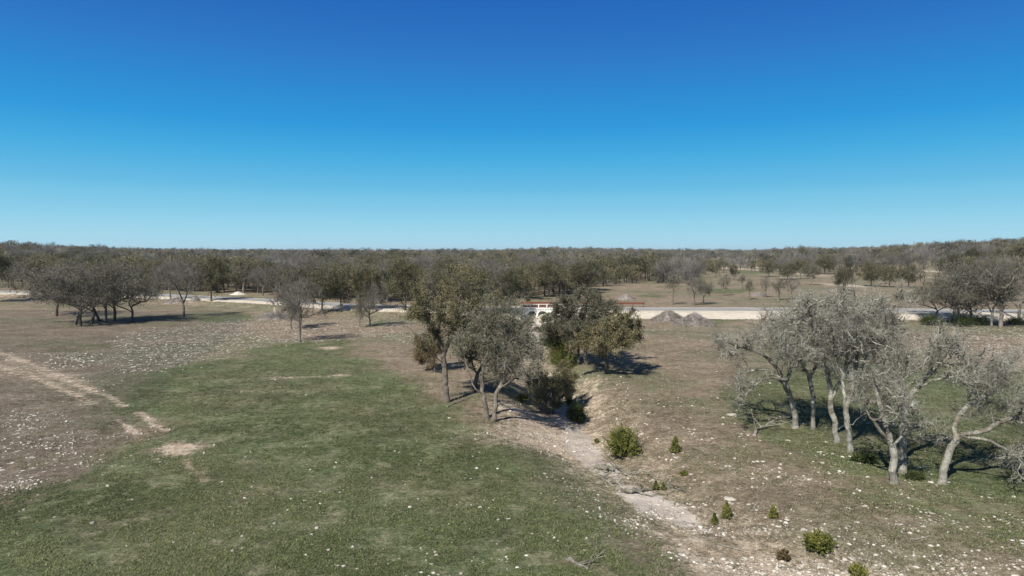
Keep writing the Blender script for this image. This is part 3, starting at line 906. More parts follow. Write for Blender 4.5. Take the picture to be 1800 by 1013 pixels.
hero('shrub_oak', 'russet leaved bushy oak on the grass behind the tall straight trunk', (764, 652),
     [[(764, 652), (764, 640), (762, 628)]], [(762, 618, 24, 30, 0, 1.9, 1)], 16, 400, cat='shrub', mats=(M_BARKD, M_TWIG, M_RUSSET), **{**OAK, 'Rt': .09, 'step': .22, 'kill': .4, 'leaves': 8, 'leaf': .06, 'leaf_tint': .4}, clumps=14)
hero('oak_tree', 'broad twin trunked grey green oak right of the creek in front of the bridge', (1031, 641),
     [[(1031, 641), (1029, 620), (1030, 600), (1026, 580)], [(1029, 605), (1045, 580, -.3), (1058, 560, 0)], [(1029, 600), (1008, 575, .3), (995, 560, .3)]],
     [(1025, 560, 58, 42, 0, 3.8, 1.2), (1030, 528, 34, 24, .3, 2.3, .5), (985, 570, 28, 30, 0, 2.2, .5), (1000, 543, 24, 28, -.5, 2.0, .6)], 17, 1400, mats=(M_BARK, M_TWIG, M_GREYG), **{**OAK, 'Rt': .22, 'step': .32, 'kill': .6, 'leaf': .07, 'leaves': 5, 'leaf_tint': .42}, clumps=34)
hero('oak_tree', 'thin trunked grey oak close against the broad twin trunked oak', (1018, 641),
     [[(1018, 641), (1017, 620), (1013, 600)], [(1016, 612), (1000, 590, .3), (990, 575)]],
     [(1003, 580, 40, 34, 0, 2.4, 1)], 18, 500, mats=(M_BARK, M_TWIG, M_GREYG), **{**OAK, 'Rt': .16, 'step': .32, 'kill': .6, 'leaf': .07, 'leaf_tint': .3}, clumps=16)
hero('oak_tree', 'single trunk oak with a shaded trunk and a bough drooping to the right', (1067, 657),
     [[(1067, 657), (1067, 635), (1066, 612), (1062, 590)], [(1066, 615), (1085, 595, 0), (1108, 588, 0), (1134, 596, 0)]],
     [(1070, 588, 52, 30, 0, 3.2, 1.2), (1112, 592, 28, 13, 0, 1.4, .4), (1095, 568, 30, 22, .3, 2.0, .5)], 19, 1000, mats=(M_BARKD, M_TWIG, M_OLIVE), **{**OAK, 'Rt': .2, 'step': .3, 'kill': .55, 'leaf': .07, 'leaf_tint': .58}, clumps=28)

# pale, lichen covered grove on the right
hero('bare_oak_tree', 'bare grey oak, leftmost of the right grove, with boughs sweeping left', (1399, 753),
     [[(1399, 753), (1395, 720), (1386, 690), (1378, 668)], [(1384, 685), (1365, 665, -.3), (1335, 672, -.6), (1308, 695, -.8), (1290, 706, -1)], [(1380, 672), (1360, 640, .2), (1330, 618, .4), (1298, 610, .4)], [(1382, 676), (1392, 640, .3), (1385, 600, .5)], [(1378, 668), (1345, 650, .5), (1310, 655, .8)]],
     [(1330, 605, 58, 40, 0, 3.0, 1.0), (1385, 580, 40, 46, .5, 2.4, .7), (1312, 670, 34, 30, -.4, 1.8, .5)], 21, 1000, mats=MD, group=None, **{**DEAD, 'Rt': .21}, clumps=34, tight=.24)
hero('bare_oak_tree', 'slim bare grey oak, second from the left in the right grove', (1430, 755),
     [[(1430, 755), (1430, 720), (1428, 690), (1424, 660)], [(1427, 680), (1410, 640, .3), (1400, 600, .6)], [(1426, 665), (1440, 620, 0), (1436, 580, .2)]],
     [(1425, 590, 50, 50, .4, 2.4, 1)], 22, 800, mats=MD, **{**DEAD, 'Rt': .15}, clumps=26, tight=.24)
hero('bare_oak_tree', 'tall bare grey oak in the middle of the right grove, its crown above the road', (1472, 778),
     [[(1472, 778), (1468, 745), (1460, 715), (1462, 680)], [(1462, 690), (1450, 640, .2), (1440, 590, .3), (1420, 545, .3)], [(1461, 700), (1486, 650, 0), (1490, 600, .2), (1500, 550, .4)]],
     [(1450, 580, 70, 58, 0, 3.2, 1.3), (1405, 548, 34, 30, 0, 1.8, .4), (1495, 560, 44, 48, .6, 2.4, .7)], 23, 1700, mats=MD, **{**DEAD, 'Rt': .19}, clumps=48, tight=.24)
hero('bare_oak_tree', 'bare grey oak with the highest crown of the right grove', (1495, 795),
     [[(1495, 795), (1492, 760), (1486, 725), (1484, 690)], [(1486, 720), (1500, 670, 0), (1508, 610, .2), (1515, 560, .3)], [(1492, 752), (1515, 730, -.3), (1535, 722, -.5)], [(1485, 700), (1478, 650, .4), (1470, 590, .7)]],
     [(1512, 575, 56, 56, 0, 3.0, 1.2), (1560, 600, 30, 34, 0, 1.8, .4), (1530, 705, 20, 16, -.4, 1.2, .2)], 24, 1500, mats=MD, **{**DEAD, 'Rt': .18}, clumps=40, tight=.24)
hero('bare_oak_tree', 'stocky bare grey oak with a knotted trunk standing in front of its twin', (1572, 850),
     [[(1572, 850), (1570, 815), (1568, 785), (1558, 762)], [(1564, 775), (1540, 748, -.3), (1528, 730, -.4)], [(1563, 772), (1545, 700, .2), (1538, 660, .3)], [(1566, 785), (1600, 755, -.4), (1630, 748, -.6)]],
     [(1550, 690, 46, 36, 0, 2.0, 1), (1610, 720, 34, 26, -.4, 1.4, .4)], 25, 700, mats=MD, **{**DEAD, 'Rt': .20}, clumps=24, tight=.24)
hero('bare_oak_tree', 'bare grey oak with one thick dark limb rising right in the right grove', (1588, 832),
     [[(1588, 832), (1586, 795), (1588, 760), (1592, 735)], [(1590, 745), (1600, 700, 0), (1622, 670, .2), (1642, 645, .3)], [(1590, 750), (1630, 742, -.5), (1655, 768, -.8)], [(1591, 740), (1582, 690, .3), (1575, 650, .5)]],
     [(1625, 630, 60, 44, .2, 2.6, 1.2), (1660, 600, 34, 30, .2, 1.6, .4), (1590, 640, 40, 36, .4, 1.8, .5), (1650, 760, 30, 20, -.6, 1.2, .3)], 26, 1300, mats=MD, **{**DEAD, 'Rt': .21}, clumps=38, tight=.24)
hero('bare_oak_tree', 'bare grey oak leaning right, rightmost of the grove, boughs hanging over grass', (1655, 851),
     [[(1655, 851), (1663, 815), (1675, 785), (1685, 762)], [(1680, 775), (1680, 740, .2), (1705, 710, .2), (1745, 690, .3)], [(1686, 765), (1735, 755, -.3), (1775, 735, -.4), (1820, 735, -.5)], [(1688, 768), (1740, 775, -.5), (1780, 800, -.8), (1800, 830, -.9)]],
     [(1745, 650, 50, 44, .3, 2.4, 1), (1800, 700, 56, 66, 0, 2.4, 1.0), (1700, 640, 40, 34, .5, 1.8, .5), (1790, 800, 38, 34, -.6, 1.4, .5), (1700, 720, 30, 26, 0, 1.2, .3)], 27, 1300, mats=MD, **{**DEAD, 'Rt': .20, 'droop': .1}, clumps=36, tight=.24)
hero('bare_oak_tree', 'bare grey oak at the back of the right grove, trunk seen between the others', (1497, 676),
     [[(1497, 676), (1497, 650), (1494, 625)], [(1495, 640), (1480, 600), (1474, 575)], [(1496, 635), (1515, 600), (1520, 575)]],
     [(1497, 580, 48, 40, 0, 3.2, 1)], 28, 800, mats=MD, **{**DEAD, 'Rt': .2, 'step': .32, 'kill': .6, 'twig_r': .011}, clumps=26)
hero('bare_oak_tree', 'slender bare grey oak at the back right of the right grove', (1518, 668),
     [[(1518, 668), (1518, 645), (1521, 620)], [(1520, 630), (1540, 600), (1550, 575)]],
     [(1540, 580, 38, 36, 0, 2.6, 1)], 29, 500, mats=MD, **{**DEAD, 'Rt': .14, 'step': .32, 'kill': .6, 'twig_r': .011}, clumps=18)

# ================================================================== TEMPLATE TREES (mesh data shared by the smaller trees)
def tmpl(seed, h, crowns, trunk_pts, n_attr=420, mats=(M_BARK, M_TWIG, M_OLIVE), clumps=20, tight=.24, **kw):
    R = rng(seed + 5)
    att = crown_points(crowns, n_attr, R, clumps, tight); att = att[att[:, 2] > .8]
    a, b, c = build_tree([(p, None if i == 0 else 1) for i, p in enumerate(trunk_pts)], att, seed, **kw)
    parts = [('trunk', a.mesh('tmpl_trunk', mats[0], True)), ('twigs', b.mesh('tmpl_twigs', mats[1]))]
    if c is not None: parts.append(('foliage', c.mesh('tmpl_foliage', mats[2])))
    return dict(parts=parts, h=h)

TK = dict(Rt=.16, tip=.02, step=.42, infl=2.6, kill=.75, jitter=.36, twigs=3.6, twig_len=.75, twig_r=.013, twig_seg=1, flare=.4, cull=True)
LV = dict(leaves=9, leaf=.105, spread=.24)
TM = {}
def two_trunk(s=1): return [[(0, 0, -.2), (.1 * s, 0, 1.2), (.25 * s, .1, 2.2)], [(.2 * s, 0, 1.4), (-.5 * s, .2, 2.6), (-1.1 * s, .2, 3.6)], [(.25 * s, .1, 2.2), (1.0 * s, -.2, 3.2), (1.5 * s, 0, 4.0)]]
TM['olive'] = [tmpl(100 + k, 7.0, [((0, 0, 4.6), (2.9 + .3 * k, 2.9, 2.1), 1), ((1.0 - k, .3, 5.6), (1.6, 1.7, 1.3), .5), ((-1.3 + k, 0, 3.4), (1.6, 1.7, 1.2), .4)], two_trunk(1 if k % 2 else -1),
                    mats=(M_BARKD, M_TWIG, M_OLIVE), leaf_tint=.45 + .1 * k, **{**TK, **LV}) for k in range(3)]
TM['dark'] = [tmpl(120 + k, 7.0, [((0, 0, 4.2), (2.4, 2.4, 2.5), 1), ((.5, .3, 5.6), (1.4, 1.5, 1.3), .5)], [[(0, 0, -.2), (0, 0, 1.4), (.1, 0, 2.6)]],
                   mats=(M_BARKD, M_BARKD, M_OLIVE), leaf_tint=.22, **{**TK, **LV, 'leaves': 5}) for k in range(2)]
TM['greygreen'] = [tmpl(140 + k, 7.0, [((0, 0, 4.5), (2.7, 2.7, 2.2), 1), ((.8, .3, 5.6), (1.5, 1.5, 1.2), .4), ((-1.6, 0, 3.5), (1.3, 1.4, 1.1), .4)], two_trunk(1 if k % 2 else -1),
                        mats=(M_BARK, M_TWIG, M_GREYG), leaf_tint=.5, **{**TK, **LV, 'leaves': 3, 'twigs': 4.6}) for k in range(3)]
TM['bare'] = [tmpl(160 + k, 7.0, [((0, 0, 4.7), (2.5, 2.5, 2.2), 1), ((.8, .3, 5.7), (1.4, 1.5, 1.2), .4)], two_trunk(1 if k % 2 else -1),
                   mats=(M_BARK, M_TWIG, M_GREYG), **{**TK, 'leaves': 0, 'twigs': 7.5, 'twig_r': .012, 'twig_seg': 2, 'twig_len': .95}) for k in range(3)]
TM['spread'] = [tmpl(180 + k, 6.5, [((.5, 0, 4.0), (3.9, 3.2, 1.9), 1), ((-2.2, .3, 3.0), (2.2, 2.2, 1.3), .6), ((2.6, -.3, 3.0), (1.7, 2.0, 1.0), .4)], [[(0, 0, -.2), (-.45 + .4 * k, 0, .8), (-.7 + .5 * k, .1, 1.5), (-.1, 0, 2.5), (.5, 0, 3.1)], [(-.6 + .5 * k, 0, 1.3), (-1.5, .2, 2.0), (-2.6, .2, 2.4)], [(-.3 + .2 * k, 0, 1.9), (1.2, -.3, 2.4), (2.6, 0, 2.7)]],
                    mats=(M_BARKD, M_TWIG, M_GREYG), leaf_tint=.6, **{**TK, 'leaves': 1, 'leaf': .07, 'spread': .3, 'twigs': 7.5, 'twig_r': .011, 'twig_seg': 2, 'twig_len': .85}) for k in range(3)]
TM['slim'] = [tmpl(200 + k, 6.0, [((0, 0, 4.2), (1.1 + .5 * k, 1.2 + .4 * k, 1.7), 1)], [[(0, 0, -.2), (.1, 0, 1.4), (-.05, 0, 2.8), (.1, 0, 4)]], n_attr=200,
                   mats=(M_BARK, M_TWIG, M_GREYG), leaf_tint=.5, **{**TK, 'Rt': .15, 'leaves': 3, 'leaf': .11, 'spread': .25, 'twigs': 3.5}) for k in range(2)]
TM['greenoak'] = [tmpl(220 + k, 6.0, [((0, 0, 3.3), (3.3, 3.0, 2.1), 1), ((.8, 0, 4.6), (1.8, 1.8, 1.2), .5)], two_trunk(.8 if k % 2 else -.8),
                       mats=(M_BARKD, M_BARKD, M_OLIVE), leaf_tint=.38, **{**TK, **LV, 'leaves': 6}) for k in range(2)]
def finish_templates():
    used = set(o.data for o in bpy.data.objects if o.type == 'MESH')
TM_SRC = {}
def place_tree(kind, k, loc, scale, rz, label, group=None, name='oak_tree', cat='tree', sx=1.0):
    t = TM[kind][k % len(TM[kind])]
    root = empty(name, tuple(loc), rz, 1.0); root.scale = (scale * sx, scale * sx, scale)
    tag(root, label, cat, group)
    key = (kind, k % len(TM[kind]))
    if key not in TM_SRC:
        TM_SRC[key] = [link(nm, me, root) for nm, me in t['parts']]
    else:
        for o in TM_SRC[key]:
            c = o.copy(); COL.objects.link(c); c.parent = root
            if len(c.name) > 40: pass
    return root

def pix_tree(kind, k, px, py, ptop, label, sx=1.0, rz=None, **kw):
    g = ground(px, py)
    top = on_y(px, ptop, g[1])
    s = (top[2] - g[2]) / TM[kind][k % len(TM[kind])]['h'] * 1.02
    return place_tree(kind, k, g, s, rz if rz is not None else (px * 1.7) % 6.28, label, sx=sx, **kw)

NEAR = [
    # left cluster before the road
    ('spread', 0, 130, 571, 464, 'leftmost leaning trunk of the dark oak cluster on the left', 0.95, 3.3),
    ('spread', 1, 141, 574, 472, 'short grey trunk, foremost of the dark oak cluster on the left', 0.86, 3.0),
    ('spread', 2, 159, 570, 457, 'curved dark trunk, third of the oak cluster on the left', 0.86, .4),
    ('spread', 0, 176, 565, 460, 'grey oak standing just right of the curved trunk in the left cluster', 0.77, .9),
    ('greygreen', 1, 186, 567, 466, 'thin pale trunk in the middle of the left oak cluster', .9, 1.4),
    ('spread', 1, 203, 564, 464, 'sharply leaning oak, third from the right of the left cluster', 0.86, 6.1),
    ('spread', 2, 229, 567, 478, 'short oak with a shoot leaning right, rightmost of the left cluster', 0.82, 0.1),
    ('spread', 0, 98, 556, 470, 'twiggy grey oak behind the left edge of the left cluster', 1.0, 2.6),
    ('bare', 0, 324, 558, 458, 'lone upright oak with forked bare limbs right of the left cluster', .75, 1.0),
    ('olive', 0, 372, 529, 455, 'olive oak with a forked trunk at the near edge of the road', .85, .3),
    ('bare', 1, 300, 531, 468, 'grey twiggy oak beside the grey brush heap at the road', 1.0, 2.2),
    ('olive', 1, -22, 531, 436, 'olive oak cut by the left edge of the picture', 1.0, 2.2),
    ('greygreen', 0, 511, 578, 502, 'small dark trunked oak behind the pale bare one', .9, 4.4),
    ('bare', 2, 527, 601, 488, 'pale bare oak on the stony rise, its shadow thrown right', .82, 5.0),
    ('dark', 0, 567, 552, 468, 'dense dark oak beside the road behind the pale bare oak', .9, 1.0),
    ('dark', 1, 599, 549, 484, 'dark oak with a low crown, right of the dense dark oak', .75, 2.0),
    ('olive', 2, 636, 547, 470, 'olive oak, left of two side by side at the road', .75, 1.0),
    ('olive', 0, 643, 548, 478, 'olive oak, right of two side by side at the road', .75, 3.0),
    ('slim', 1, 633, 576, 536, 'tiny thin oak beside the small curved grey oak', .8, 3.0),
    ('spread', 1, 651, 574, 502, 'small grey oak with a curved trunk among white stones', .75, .2),
    ('olive', 1, 712, 545, 462, 'olive oak left of the tallest oak at the road edge', .9, 1.1),
    ('dark', 1, 893, 552, 478, 'dark oak at the left end of the white bridge', .8, .5),
    ('greygreen', 2, 862, 556, 488, 'grey green oak behind the creek pair near the bridge', 1.0, 1.5),
    ('olive', 1, 835, 556, 480, 'olive oak hidden behind the crown of the tallest oak', 1.0, 1.5),
    ('slim', 0, 906, 580, 541, 'thin sapling before the arches of the bridge', .8, 1.0),
    ('greygreen', 0, 1075, 600, 556, 'small grey green tree behind the drooping bough', 1.0, 2.0),
    # right, beyond the road
    ('slim', 0, 1183, 536, 484, 'slim tree standing behind the taller brush heap', .9, 2.0),
    ('bare', 0, 1221, 537, 490, 'bare grey tree, left of the pair beyond the road', .9, 1.0),
    ('greygreen', 1, 1237, 535, 487, 'full grey green tree with a forked trunk, right of the pair beyond the road', .85, 3.3),
    ('slim', 1, 1272, 520, 483, 'small upright tree on the green strip beyond the road', .95, .6),
    ('slim', 0, 1305, 507, 486, 'tiny bare tree deep in the clearing', 1.3, .6),
    ('slim', 0, 1317, 527, 494, 'small leafy tree, left of three thin ones in the clearing', 1.0, 2.6),
    ('slim', 1, 1346, 523, 487, 'small dark topped tree, middle of three thin ones in the clearing', .8, 4.6),
    ('slim', 1, 1369, 528, 490, 'small leaning tree, right of three thin ones in the clearing', 1.0, 5.6),
    ('bare', 1, 1392, 527, 488, 'bare tree just behind the top of the grey grove', .9, 1.6),
    ('greygreen', 2, 1427, 501, 466, 'bushy grey green tree in the clearing beyond the grove', .9, 2.6),
    ('greenoak', 0, 1483, 512, 466, 'dense green oak, leftmost of the row beyond the grove', .8, 1.6),
    ('greenoak', 1, 1531, 504, 462, 'dense green oak with its dark trunk showing, second of the row beyond the grove', .9, .6),
    ('greenoak', 0, 1563, 505, 463, 'broad green oak, third of the row beyond the grove', .95, 2.6),
    ('greenoak', 1, 1597, 506, 468, 'green oak at the right end of the row beyond the grove', .9, 3.6),
    ('greenoak', 1, 1672, 497, 448, 'dark green oak behind the roadside trees on the right', .8, 3.1),
    ('spread', 1, 1672, 572, 471, 'leaning grey oak, left of the roadside group on the right', 0.94, 3.1),
    ('greygreen', 0, 1684, 569, 464, 'thick dark oak in the roadside group on the right', 0.85, 1.1),
    ('spread', 2, 1702, 567, 479, 'low twisted oak in the middle of the right roadside group', 0.85, 5.1),
    ('greygreen', 2, 1742, 575, 469, 'grey oak with a bent base in the right roadside group', 0.77, 2.1),
    ('bare', 2, 1759, 577, 448, 'tall bare grey oak, rightmost of the roadside group', 1.1, 4.1),
    ('spread', 0, 1640, 560, 501, 'low spreading grey oak at the left edge of the roadside group', 1.02, 3.0),
    ('greenoak', 1, 1352, 487, 460, 'dark oak at the back left of the clearing beyond the grove', .9, 2.2),
    ('greenoak', 0, 1384, 492, 459, 'dark oak, left of two touching at the back of the clearing', .9, 1.2),
    ('olive', 1, 1407, 491, 457, 'olive oak, right of two touching at the back of the clearing', .9, .2),
    ('greenoak', 1, 1449, 482, 450, 'rounded green oak above the row beyond the grove', 1.0, 4.2),
    ('olive', 2, 1258, 488, 462, 'olive oak at the left corner of the far clearing', .9, 3.2),
    ('dark', 0, 1290, 492, 466, 'small dark oak in the middle of the far clearing', .8, 3.9),
    ('olive', 0, 1707, 480, 440, 'olive oak on the slope above the roadside group', 1.1, 3.2),
    ('greenoak', 0, 1752, 476, 432, 'green oak high on the slope at the right', 1.1, 2.2),
    ('olive', 1, 1790, 482, 432, 'olive oak on the slope at the right edge', 1.1, 1.2),
    ('bare', 0, 1790, 566, 470, 'bare oak cut by the right edge of the picture', 1.0, 2.0),
]
for kind, k, px, py, pt_, lab, sx, rz in NEAR:
    pix_tree(kind, k, px, py, pt_, lab, sx=sx, rz=rz, name='bare_oak_tree' if kind == 'bare' else 'oak_tree')

# ================================================================== THE WOOD BEHIND THE ROAD
BX = [-2500, 0, 150, 300, 400, 480, 560, 620, 720, 800, 880, 900, 940, 1000, 1062, 1068, 1220, 1226, 1250, 1300, 1400, 1440, 1500, 1600, 1700, 1800, 4300]
BY = [500, 507, 511, 514, 517, 522, 528, 530, 533, 532, 530, 530, 526, 520, 514, 500, 499, 492, 484, 476, 484, 481, 480, 480, 486, 494, 500]
CLEAR = [(858, 481, 13, 9), (1270, 465, 60, 5), (1655, 478, 36, 6), (1500, 502, 30, 8), (880, 502, 14, 9), (1400, 487, 50, 5), (1345, 473, 20, 5), (1470, 455, 26, 4)]
def wood_ok(x, y):
    z = height(x, y, False)
    px, py, dep = project(x, y, z)
    ok = py < np.interp(px, BX, BY)
    for a, b, rx, ry in CLEAR: ok &= ((px - a) / rx) ** 2 + ((py - b) / ry) ** 2 > 1
    return ok, px, py, z
R = rng(77)
cand = []
def jgrid(y0, y1, sp, frac=.72):
    ys = np.arange(y0, y1, sp)
    out = []
    for y in ys:
        w = y * frac + 20
        xs = np.arange(-w, w, sp)
        out.append(np.stack([xs + R.uniform(-.48, .48, len(xs)) * sp, y + R.uniform(-.48, .48, len(xs)) * sp], -1))
    return np.concatenate(out)
pts = np.concatenate([jgrid(125, 330, 5.6, .86), jgrid(330, 560, 8.0, .82), jgrid(560, 1000, 11.5, .80), jgrid(1000, 1900, 18, .8)])
ok, ppx, ppy, pz = wood_ok(pts[:, 0], pts[:, 1])
ok &= pts[:, 1] > road_y(pts[:, 0]) + 7
dn = vnoise(pts[:, 0] / 22, pts[:, 1] / 22, 71)
far_right = (ppx > 1230) & (ppy > 455)
ok &= R.uniform(size=len(pts)) < np.where(far_right, .42 + .6 * dn, .72 + .4 * dn)
pts = pts[ok]; ppx = ppx[ok]; ppy = ppy[ok]; pz = pz[ok]
order = np.argsort(-(ppy + R.uniform(-1, 1, len(ppy)) * 2.0) + 400 * ((ppx < -30) | (ppx > 1830)))
NI_ = 235
print('wood trees', len(pts))
WK = ['olive', 'olive', 'olive', 'greygreen', 'bare', 'dark', 'greygreen', 'bare']
DESC = {'olive': ('olive brown oak with a rounded crown', 'oak_tree'), 'greygreen': ('grey green oak with a thin crown', 'oak_tree'), 'bare': ('leafless grey twiggy tree', 'bare_oak_tree'),
        'dark': ('dark dense oak', 'oak_tree'), 'greenoak': ('deep green oak with a low crown', 'oak_tree')}
def region_of(px):
    for lim, nm in ((170, 'at the far left'), (330, 'behind the left oak cluster'), (480, 'behind the white rubble heap'), (600, 'behind the pale bare oak'), (720, 'behind the two roadside oaks'),
                    (860, 'behind the tallest oak'), (1000, 'behind the bridge'), (1120, 'behind the twin trunked oak'), (1240, 'at the back of the clearing'), (1450, 'beyond the clearing'),
                    (1640, 'on the slope beyond the grove'), (9999, 'on the hill at the far right')):
        if px < lim: return nm
for n_, i in enumerate(order[:NI_]):
    x, y, px = pts[i, 0], pts[i, 1], ppx[i]
    kn = vnoise(x / 30, y / 30, 81)
    kk = WK[int(R.integers(0, len(WK)))]
    if px > 1060 and px < 1240 and ppy[i] > 488: kk = ['dark', 'greenoak', 'olive', 'bare'][int(R.integers(0, 4))]
    if px > 1400: kk = ['bare', 'greygreen', 'bare', 'olive', 'spread', 'greenoak'][int(R.integers(0, 6))]
    if kk == 'spread': kk = 'bare'
    if kn > .62 and kk == 'olive': kk = 'bare'
    d, nm = DESC[kk]
    s = R.uniform(.88, 1.32)
    size = 'tall ' if s > 1.2 else ('small ' if s < .98 else '')
    reg = region_of(px)
    place_tree(kk, int(R.integers(0, 3)), (x, y, float(height(x, y, False)) - .1), s, R.uniform(0, 6.28), f'{size}{d} {reg}', group=f'trees of the wood {reg}', name=nm, sx=R.uniform(.9, 1.15))

# the rest of the wood, out to the horizon: reads as one mass
def far_proto(kind, seed, fine=False):
    Rr = rng(seed)
    bare = kind == 'bare'
    V_ = []; F_ = []; T_ = []; n0 = 0
    cl = norm(Rr.normal(size=(16, 3))) * Rr.uniform(.45, 1, 16)[:, None] ** .5
    m = (240 if bare else 260) * (3 if fine else 1)
    idx = Rr.integers(0, 16, m)
    C = (cl[idx] + Rr.normal(size=(m, 3)) * .22) * np.array([2.8, 2.8, 2.1]) + np.array([0, 0, 4.5])
    C = C[(C[:, 2] > 1.0) & (C[:, 2] < 6.9)]
    if bare:
        d = norm(C - np.array([0, 0, 1.6]) + Rr.normal(size=C.shape) * .9)
        Lh = Rr.uniform(.5, 1.1, len(C))[:, None]
        w = norm(np.cross(d, Rr.normal(size=C.shape))) * (.02 if fine else .045)
        V1 = np.stack([C - d * Lh - w, C - d * Lh + w, C + d * Lh + w * .4, C + d * Lh - w * .4], 1).reshape(-1, 3)
        F1 = np.arange(len(V1)).reshape(-1, 4)
    else:
        V1, F1 = leaf_quads(C, .155 if fine else .27, Rr, aspect=.7)
    t = np.repeat(np.clip(.5 + (vnoise(C[:, 0], C[:, 2], seed) - .5) * .4 + Rr.normal(size=len(C)) * .12, 0, 1), 4)
    P0 = np.array([[0, 0, -.3], [0, 0, 2.0], [0, 0, 2.0], [.1, .1, 2.2]], float); P1 = np.array([[0, 0, 2.0], [1.2, .2, 4.0], [-1.2, -.2, 4.1], [.2, .8, 5]], float)
    D = norm(P1 - P0)
    V2, F2 = tubes(P0, P1, np.array([.2, .13, .13, .12]), np.array([.15, .05, .05, .05]), D, D, 4)
    return (V1, F1, t), (V2, F2)
rest = order[NI_:]
protos = [('olive', far_proto('leaf', 301)), ('olive', far_proto('leaf', 302)), ('grey', far_proto('leaf', 303)), ('bare', far_proto('bare', 304)), ('bare', far_proto('bare', 305)), ('dark', far_proto('leaf', 306))]
protos += [(k_, far_proto('bare' if k_ == 'bare' else 'leaf', 311 + i_, True)) for i_, (k_, _) in enumerate(protos)]
MATI = {'olive': 0, 'grey': 1, 'bare': 2, 'dark': 0}
Vs = []; Fs = []; Ts = []; Ms = []; n0 = 0
pick = R.integers(0, 6, len(rest))
kn = vnoise(pts[rest, 0] / 40, pts[rest, 1] / 40, 82)
pick = np.where((kn > .58) & (R.uniform(size=len(rest)) < .8), R.integers(3, 5, len(rest)), pick)
pick = np.where((kn < .3) & (pick > 2) & (pick < 5), 0, pick)
pick = np.where(pts[rest, 1] < 400, pick + 6, pick)
for pi, (kd, ((V1, F1, t1), (V2, F2))) in enumerate(protos):
    sel = rest[pick == pi]
    m = len(sel)
    if m == 0: continue
    a = R.uniform(0, 6.28, m); s = R.uniform(.65, 1.0, m) ** 1.0 * R.choice([1, 1.15, 1.4], m) * (.78 + .5 * vnoise(pts[sel, 0] / 45, pts[sel, 1] / 90, 84)) * np.where(pts[sel, 1] > 1000, 1.3, 1.05)
    zz = height(pts[sel, 0], pts[sel, 1], False)
    tt = R.normal(size=m) * .24 + (-.3 if kd == 'dark' else 0)
    for VV, FF, tb, mi in ((V1, F1, t1, MATI[kd]), (V2, F2, np.full(len(V2), .5), 3)):
        ca, sa = np.cos(a)[:, None] * s[:, None], np.sin(a)[:, None] * s[:, None]
        X = VV[None, :, 0] * ca - VV[None, :, 1] * sa + pts[sel, 0][:, None]
        Y = VV[None, :, 0] * sa + VV[None, :, 1] * ca + pts[sel, 1][:, None]
        Z = VV[None, :, 2] * s[:, None] + zz[:, None]
        Vs.append(np.stack([X, Y, Z], -1).reshape(-1, 3))
        Fs.append((FF[None] + (np.arange(m) * len(VV))[:, None, None]).reshape(-1, 4) + n0)
        Ts.append(np.clip(tb[None, :] + tt[:, None], 0, 1).ravel()); Ms.append(np.full(m * len(FF), mi))
        n0 += m * len(VV)
fw = make_mesh('distant_wood', np.concatenate(Vs), np.concatenate(Fs), [M_OLIVE, M_GREYG, M_FARTWIG, M_BARKD], np.concatenate(Ts), np.concatenate(Ms))
tag(link('distant_wood', fw), 'unbroken mixed oak wood running out to the horizon', 'wood', kind='stuff')
print('far faces', len(fw.polygons))

